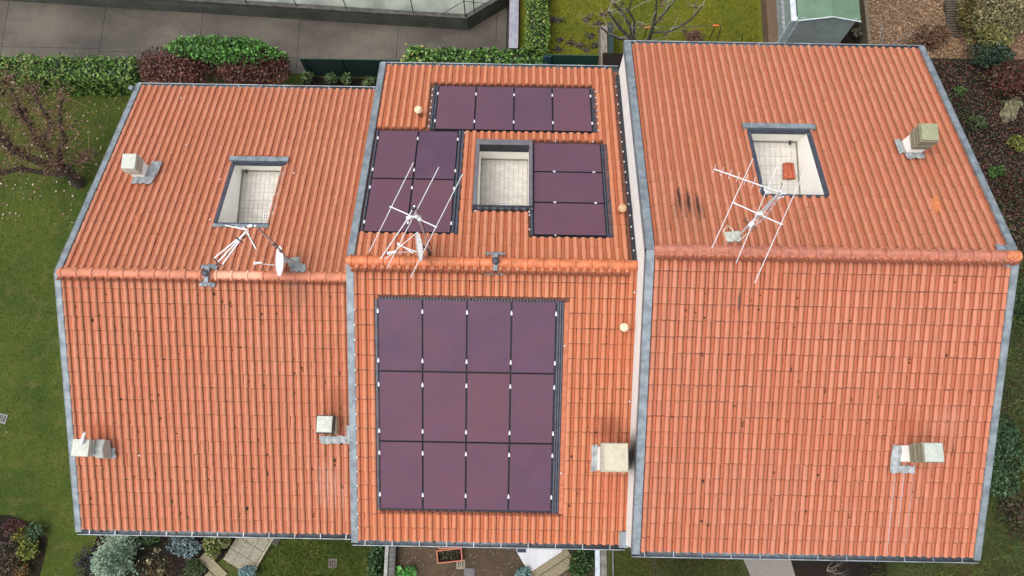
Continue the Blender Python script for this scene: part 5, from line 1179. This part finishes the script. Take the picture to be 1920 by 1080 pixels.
for k in range(18):
    z = 1.8 + k * .12; dy = .0
    hw = 1.0 if z < 3.8 else .8
    MB().box(wl, wr, fy - .012 - .006, fy + .01, z, z + .116).build('siding_board', M_siding, t)
MB().add([(wl, fy, 3.96 - .07), (wr, fy, 3.96 - .07), (xm, fy, 4.11)], [(0, 1, 2)]).build('gable_panel', M_siding, t)
MB().box(wl - .0, wr, fy + .01, yB - .1, 1.8, 3.85).build('shed_body', M_siding, t)
MB().box(wl - .10, wl, fy - .02, fy + .1, 1.8, 3.86).build('corner_trim', M_trim, t)
MB().box(Rw.x - .19, Rw.x - .02, yF + .02, yB, 3.78, 3.83).build('gutter', simple('gutter_white', (.52, .56, .60), .6), t)
MB().box(Rw.x - .19, Rw.x - .06, yF + .03, yF + .1, 1.8, 3.78).build('downpipe_board', simple('pale_board', (.40, .46, .48), .7), t)
# pale tiled strip west of shed
t = thing('lattice_screen', (8.45, 15, 1.8), 'pale lattice screen leaning along the left side of the shed', 'screen')
M_lat = simple('lattice_white', (.33, .34, .37), .8, 0, .15, 5); xa, xb = at(1468, 20, 2.6).x, at(1487, 20, 2.6).x
MB().box(xa, xb, 14.45, 20, 2.45, 2.47).build('backing', simple('lattice_shadow', (.20, .20, .21), .9), t)
ms = MB().box(-.045, .045, -.085, .085, 0, .018).mesh('lattice_tile', M_lat)
for j in range(24):
    for i in range(3): o = link('lattice_tile', ms, t, (xa + .05 + i * (xb - xa) / 3, 14.55 + j * .19 + (i % 2) * .09, 2.475)); o.rotation_euler = (0, 0, .35)
# mossy timber beam right of the shed
t = thing('garden_wall', (11.3, 15, 1.8), 'mossy leaning board wall along the right side of the shed', 'wall')
a_, b_ = at(1622, 10, 2.4), at(1632, 84, 2.4); MB().poly([(a_.x - .06, 20), (a_.x + .06, 20), (b_.x + .06, b_.y - .1), (b_.x - .06, b_.y - .1)], 1.8, 2.4).build('wall_body', simple('mossy_board', (.13, .105, .065), .9, 0, .4, 12), t)
p = [at(1583, 40, 1.81), at(1618, 40, 1.81), at(1630, 95, 1.81), at(1575, 95, 1.81)]; struct('damp_passage', MB().poly([(a.x, a.y) for a in p], 1.7, 1.81), G_dark)
q = at(1608, 62, 2.0); bush((q.x, q.y, 2.0), (.18, .25, .22), 260, 'dull ferny plant in the damp gap right of the shed', [(.07, .09, .05), (.10, .11, .07)], .05, lumps=7, seed=75)
# timber steps
t = thing('timber_steps', at(1786, 30, 1.8), 'dark slatted timber steps beside the leafy brown bed', 'steps')
a_ = at(1773, 0, 1.85); b_ = at(1801, 62, 1.85); ms = MB().box(-.22, .22, -.032, .032, 0, .04).mesh('slat', simple('steps_wood', (.075, .058, .042), .9, 0, .4, 8))
for k in range(26): link('slat', ms, t, ((a_.x + b_.x) / 2 - .03, 14.95 + k * .095, 1.84))
MB().box((a_.x + b_.x) / 2 - .26, (a_.x + b_.x) / 2 + .2, 14.9, 17.4, 1.8, 1.83).build('base', M_blk, t)
# white-grey bare saplings left of that bed
for k, px in enumerate(((1645, 92), (1668, 90), (1714, 92))):
    rr = np.random.default_rng(80 + k); q = at(*px, 1.8); t = thing('bare_sapling', (q.x, q.y, 1.8), ('left', 'middle', 'right')[k] + ' one of three pale leafless saplings at the near edge of the leafy bed', 'sapling', 'pale saplings by the leafy bed'); m = MB(); tips = []
    for _ in range(2): grow(m, (q.x, q.y, 1.8), (rr.normal(.1, .3), .6, 1.3), .55, .012, 2, rr, tips, .45)
    m.build('branches', M_pale_twig, t)
# shrubs at the right top
YS = [(.12, .13, .03), (.20, .19, .05), (.07, .09, .02), (.26, .23, .10)]
for k, (px, r, n, cols, lb, z) in enumerate((((1870, 20), (1.3, 1.0, .8), 5200, [(.19, .17, .08), (.27, .23, .13), (.11, .11, .04)], 'tall straw-coloured shrub in the top right corner', 2.4), ((1858, 75), (.8, .55, .6), 2600, YS, 'yellow-green shrub below the straw-coloured one at top right', 2.5), ((1815, 30), (.45, .9, .5), 1800, [(.10, .10, .02), (.13, .07, .02), (.06, .08, .02)], 'ochre shrub between the timber steps and the straw-coloured shrub', 2.2), ((1855, 103), (.85, .45, .5), 2200, [(.018, .045, .022), (.035, .07, .04), (.012, .025, .012)], 'dark bluish-green low shrub right of the roof corner', 2.5), ((1745, 68), (.75, .45, .4), 2000, [(.15, .075, .04), (.20, .11, .06), (.10, .06, .03)], 'rust-brown twiggy shrub at the near edge of the leafy bed', 2.1), ((1895, 150), (.8, .75, .3), 2600, [(.085, .018, .016), (.05, .014, .012), (.12, .04, .025), (.03, .04, .015)], 'dark red shrub at the right edge above the boulder', 2.5))):
    q = at(*px, z); bush((q.x, q.y, z), r, n, lb, cols, .05, lumps=26, seed=90 + k)
for k, (px, r, n, cols, lb) in enumerate((((1908, 268), (.35, .3, .25), 300, [(.16, .16, .03), (.10, .12, .02)], 'yellow tufted plant at the right edge below the boulder'), ((1870, 320), (.3, .25, .2), 220, [(.05, .12, .02)], 'small bright green tuft on the dark bank'), ((1878, 860), (.75, 1.3, .5), 4200, [(.035, .085, .03), (.07, .13, .055), (.018, .045, .016)], 'dusty grey-green spreading shrub beside the right verge'), ((1800, 170), (.3, .2, .2), 260, [(.06, .11, .02), (.03, .06, .015)], 'low green sprig beside the upper right verge'), ((1835, 230), (.35, .3, .2), 300, [(.04, .08, .02), (.06, .10, .03)], 'small green cushion plant left of the boulder'))):
    q = at(*px, 2.4); bush((q.x, q.y, 2.35), r, n, lb, cols, .045, lumps=16, seed=100 + k, elong=2.6 if k in (0, 1, 2) else 1.7)
for k, (px, r, n, cols, lb) in enumerate((((1790, 210), (.7, .9, .16), 1500, [(.028, .05, .012), (.05, .018, .014), (.014, .02, .008)], 'dark mixed creeper beside the upper right verge'), ((1900, 360), (.7, .9, .18), 1700, [(.05, .014, .012), (.075, .022, .016), (.03, .045, .012)], 'low red-brown creeper at the right edge under the yellow tuft'), ((1850, 420), (.8, .7, .16), 1500, [(.03, .055, .012), (.05, .08, .016), (.05, .02, .014)], 'green and brown creeper beside the verge above the red ridge end'), ((1905, 560), (.7, 1.1, .2), 1900, [(.03, .07, .014), (.055, .10, .02), (.016, .03, .008)], 'dark green ground cover at the right edge level with the ridge'), ((1905, 960), (.6, .8, .25), 1400, [(.08, .05, .03), (.05, .07, .02), (.04, .02, .014)], 'rusty brown withered shrub at the lower right edge'))):
    q = at(*px, 2.32); bush((q.x, q.y, 2.30), r, n, lb, cols, .045, name='creeper', cat='ground cover', lumps=26, seed=130 + k)
# boulder
t = thing('boulder', at(1897, 202, 2.2), 'pale mossy boulder lying in red ground cover at the right edge', 'boulder'); rr = random.Random(5)
for k, (px, s) in enumerate((((1889, 214), (.19, .26, .20)), ((1899, 199), (.22, .26, .24)), ((1909, 190), (.17, .20, .2)), ((1897, 208), (.2, .28, .16)))):
    q = at(*px, 2.35); b = bmesh.new(); bmesh.ops.create_icosphere(b, subdivisions=3, radius=1)
    for v_ in b.verts: n_ = 1 + .20 * math.sin(v_.co.x * 5 + k * 2) * math.cos(v_.co.y * 4 + k) + .1 * math.sin(v_.co.z * 9 + v_.co.x * 7) + rr.gauss(0, .035); v_.co = Vector((v_.co.x * s[0], v_.co.y * s[1], v_.co.z * s[2])) * n_
    me = bpy.data.meshes.new('rock'); b.to_mesh(me); b.free(); me.materials.append(simple('mossy_rock', (.15, .135, .075), .9, 0, .6, 7, .8, 25)); link('rock', me, t, (q.x, q.y, 2.25))
print('objects', len(bpy.data.objects))
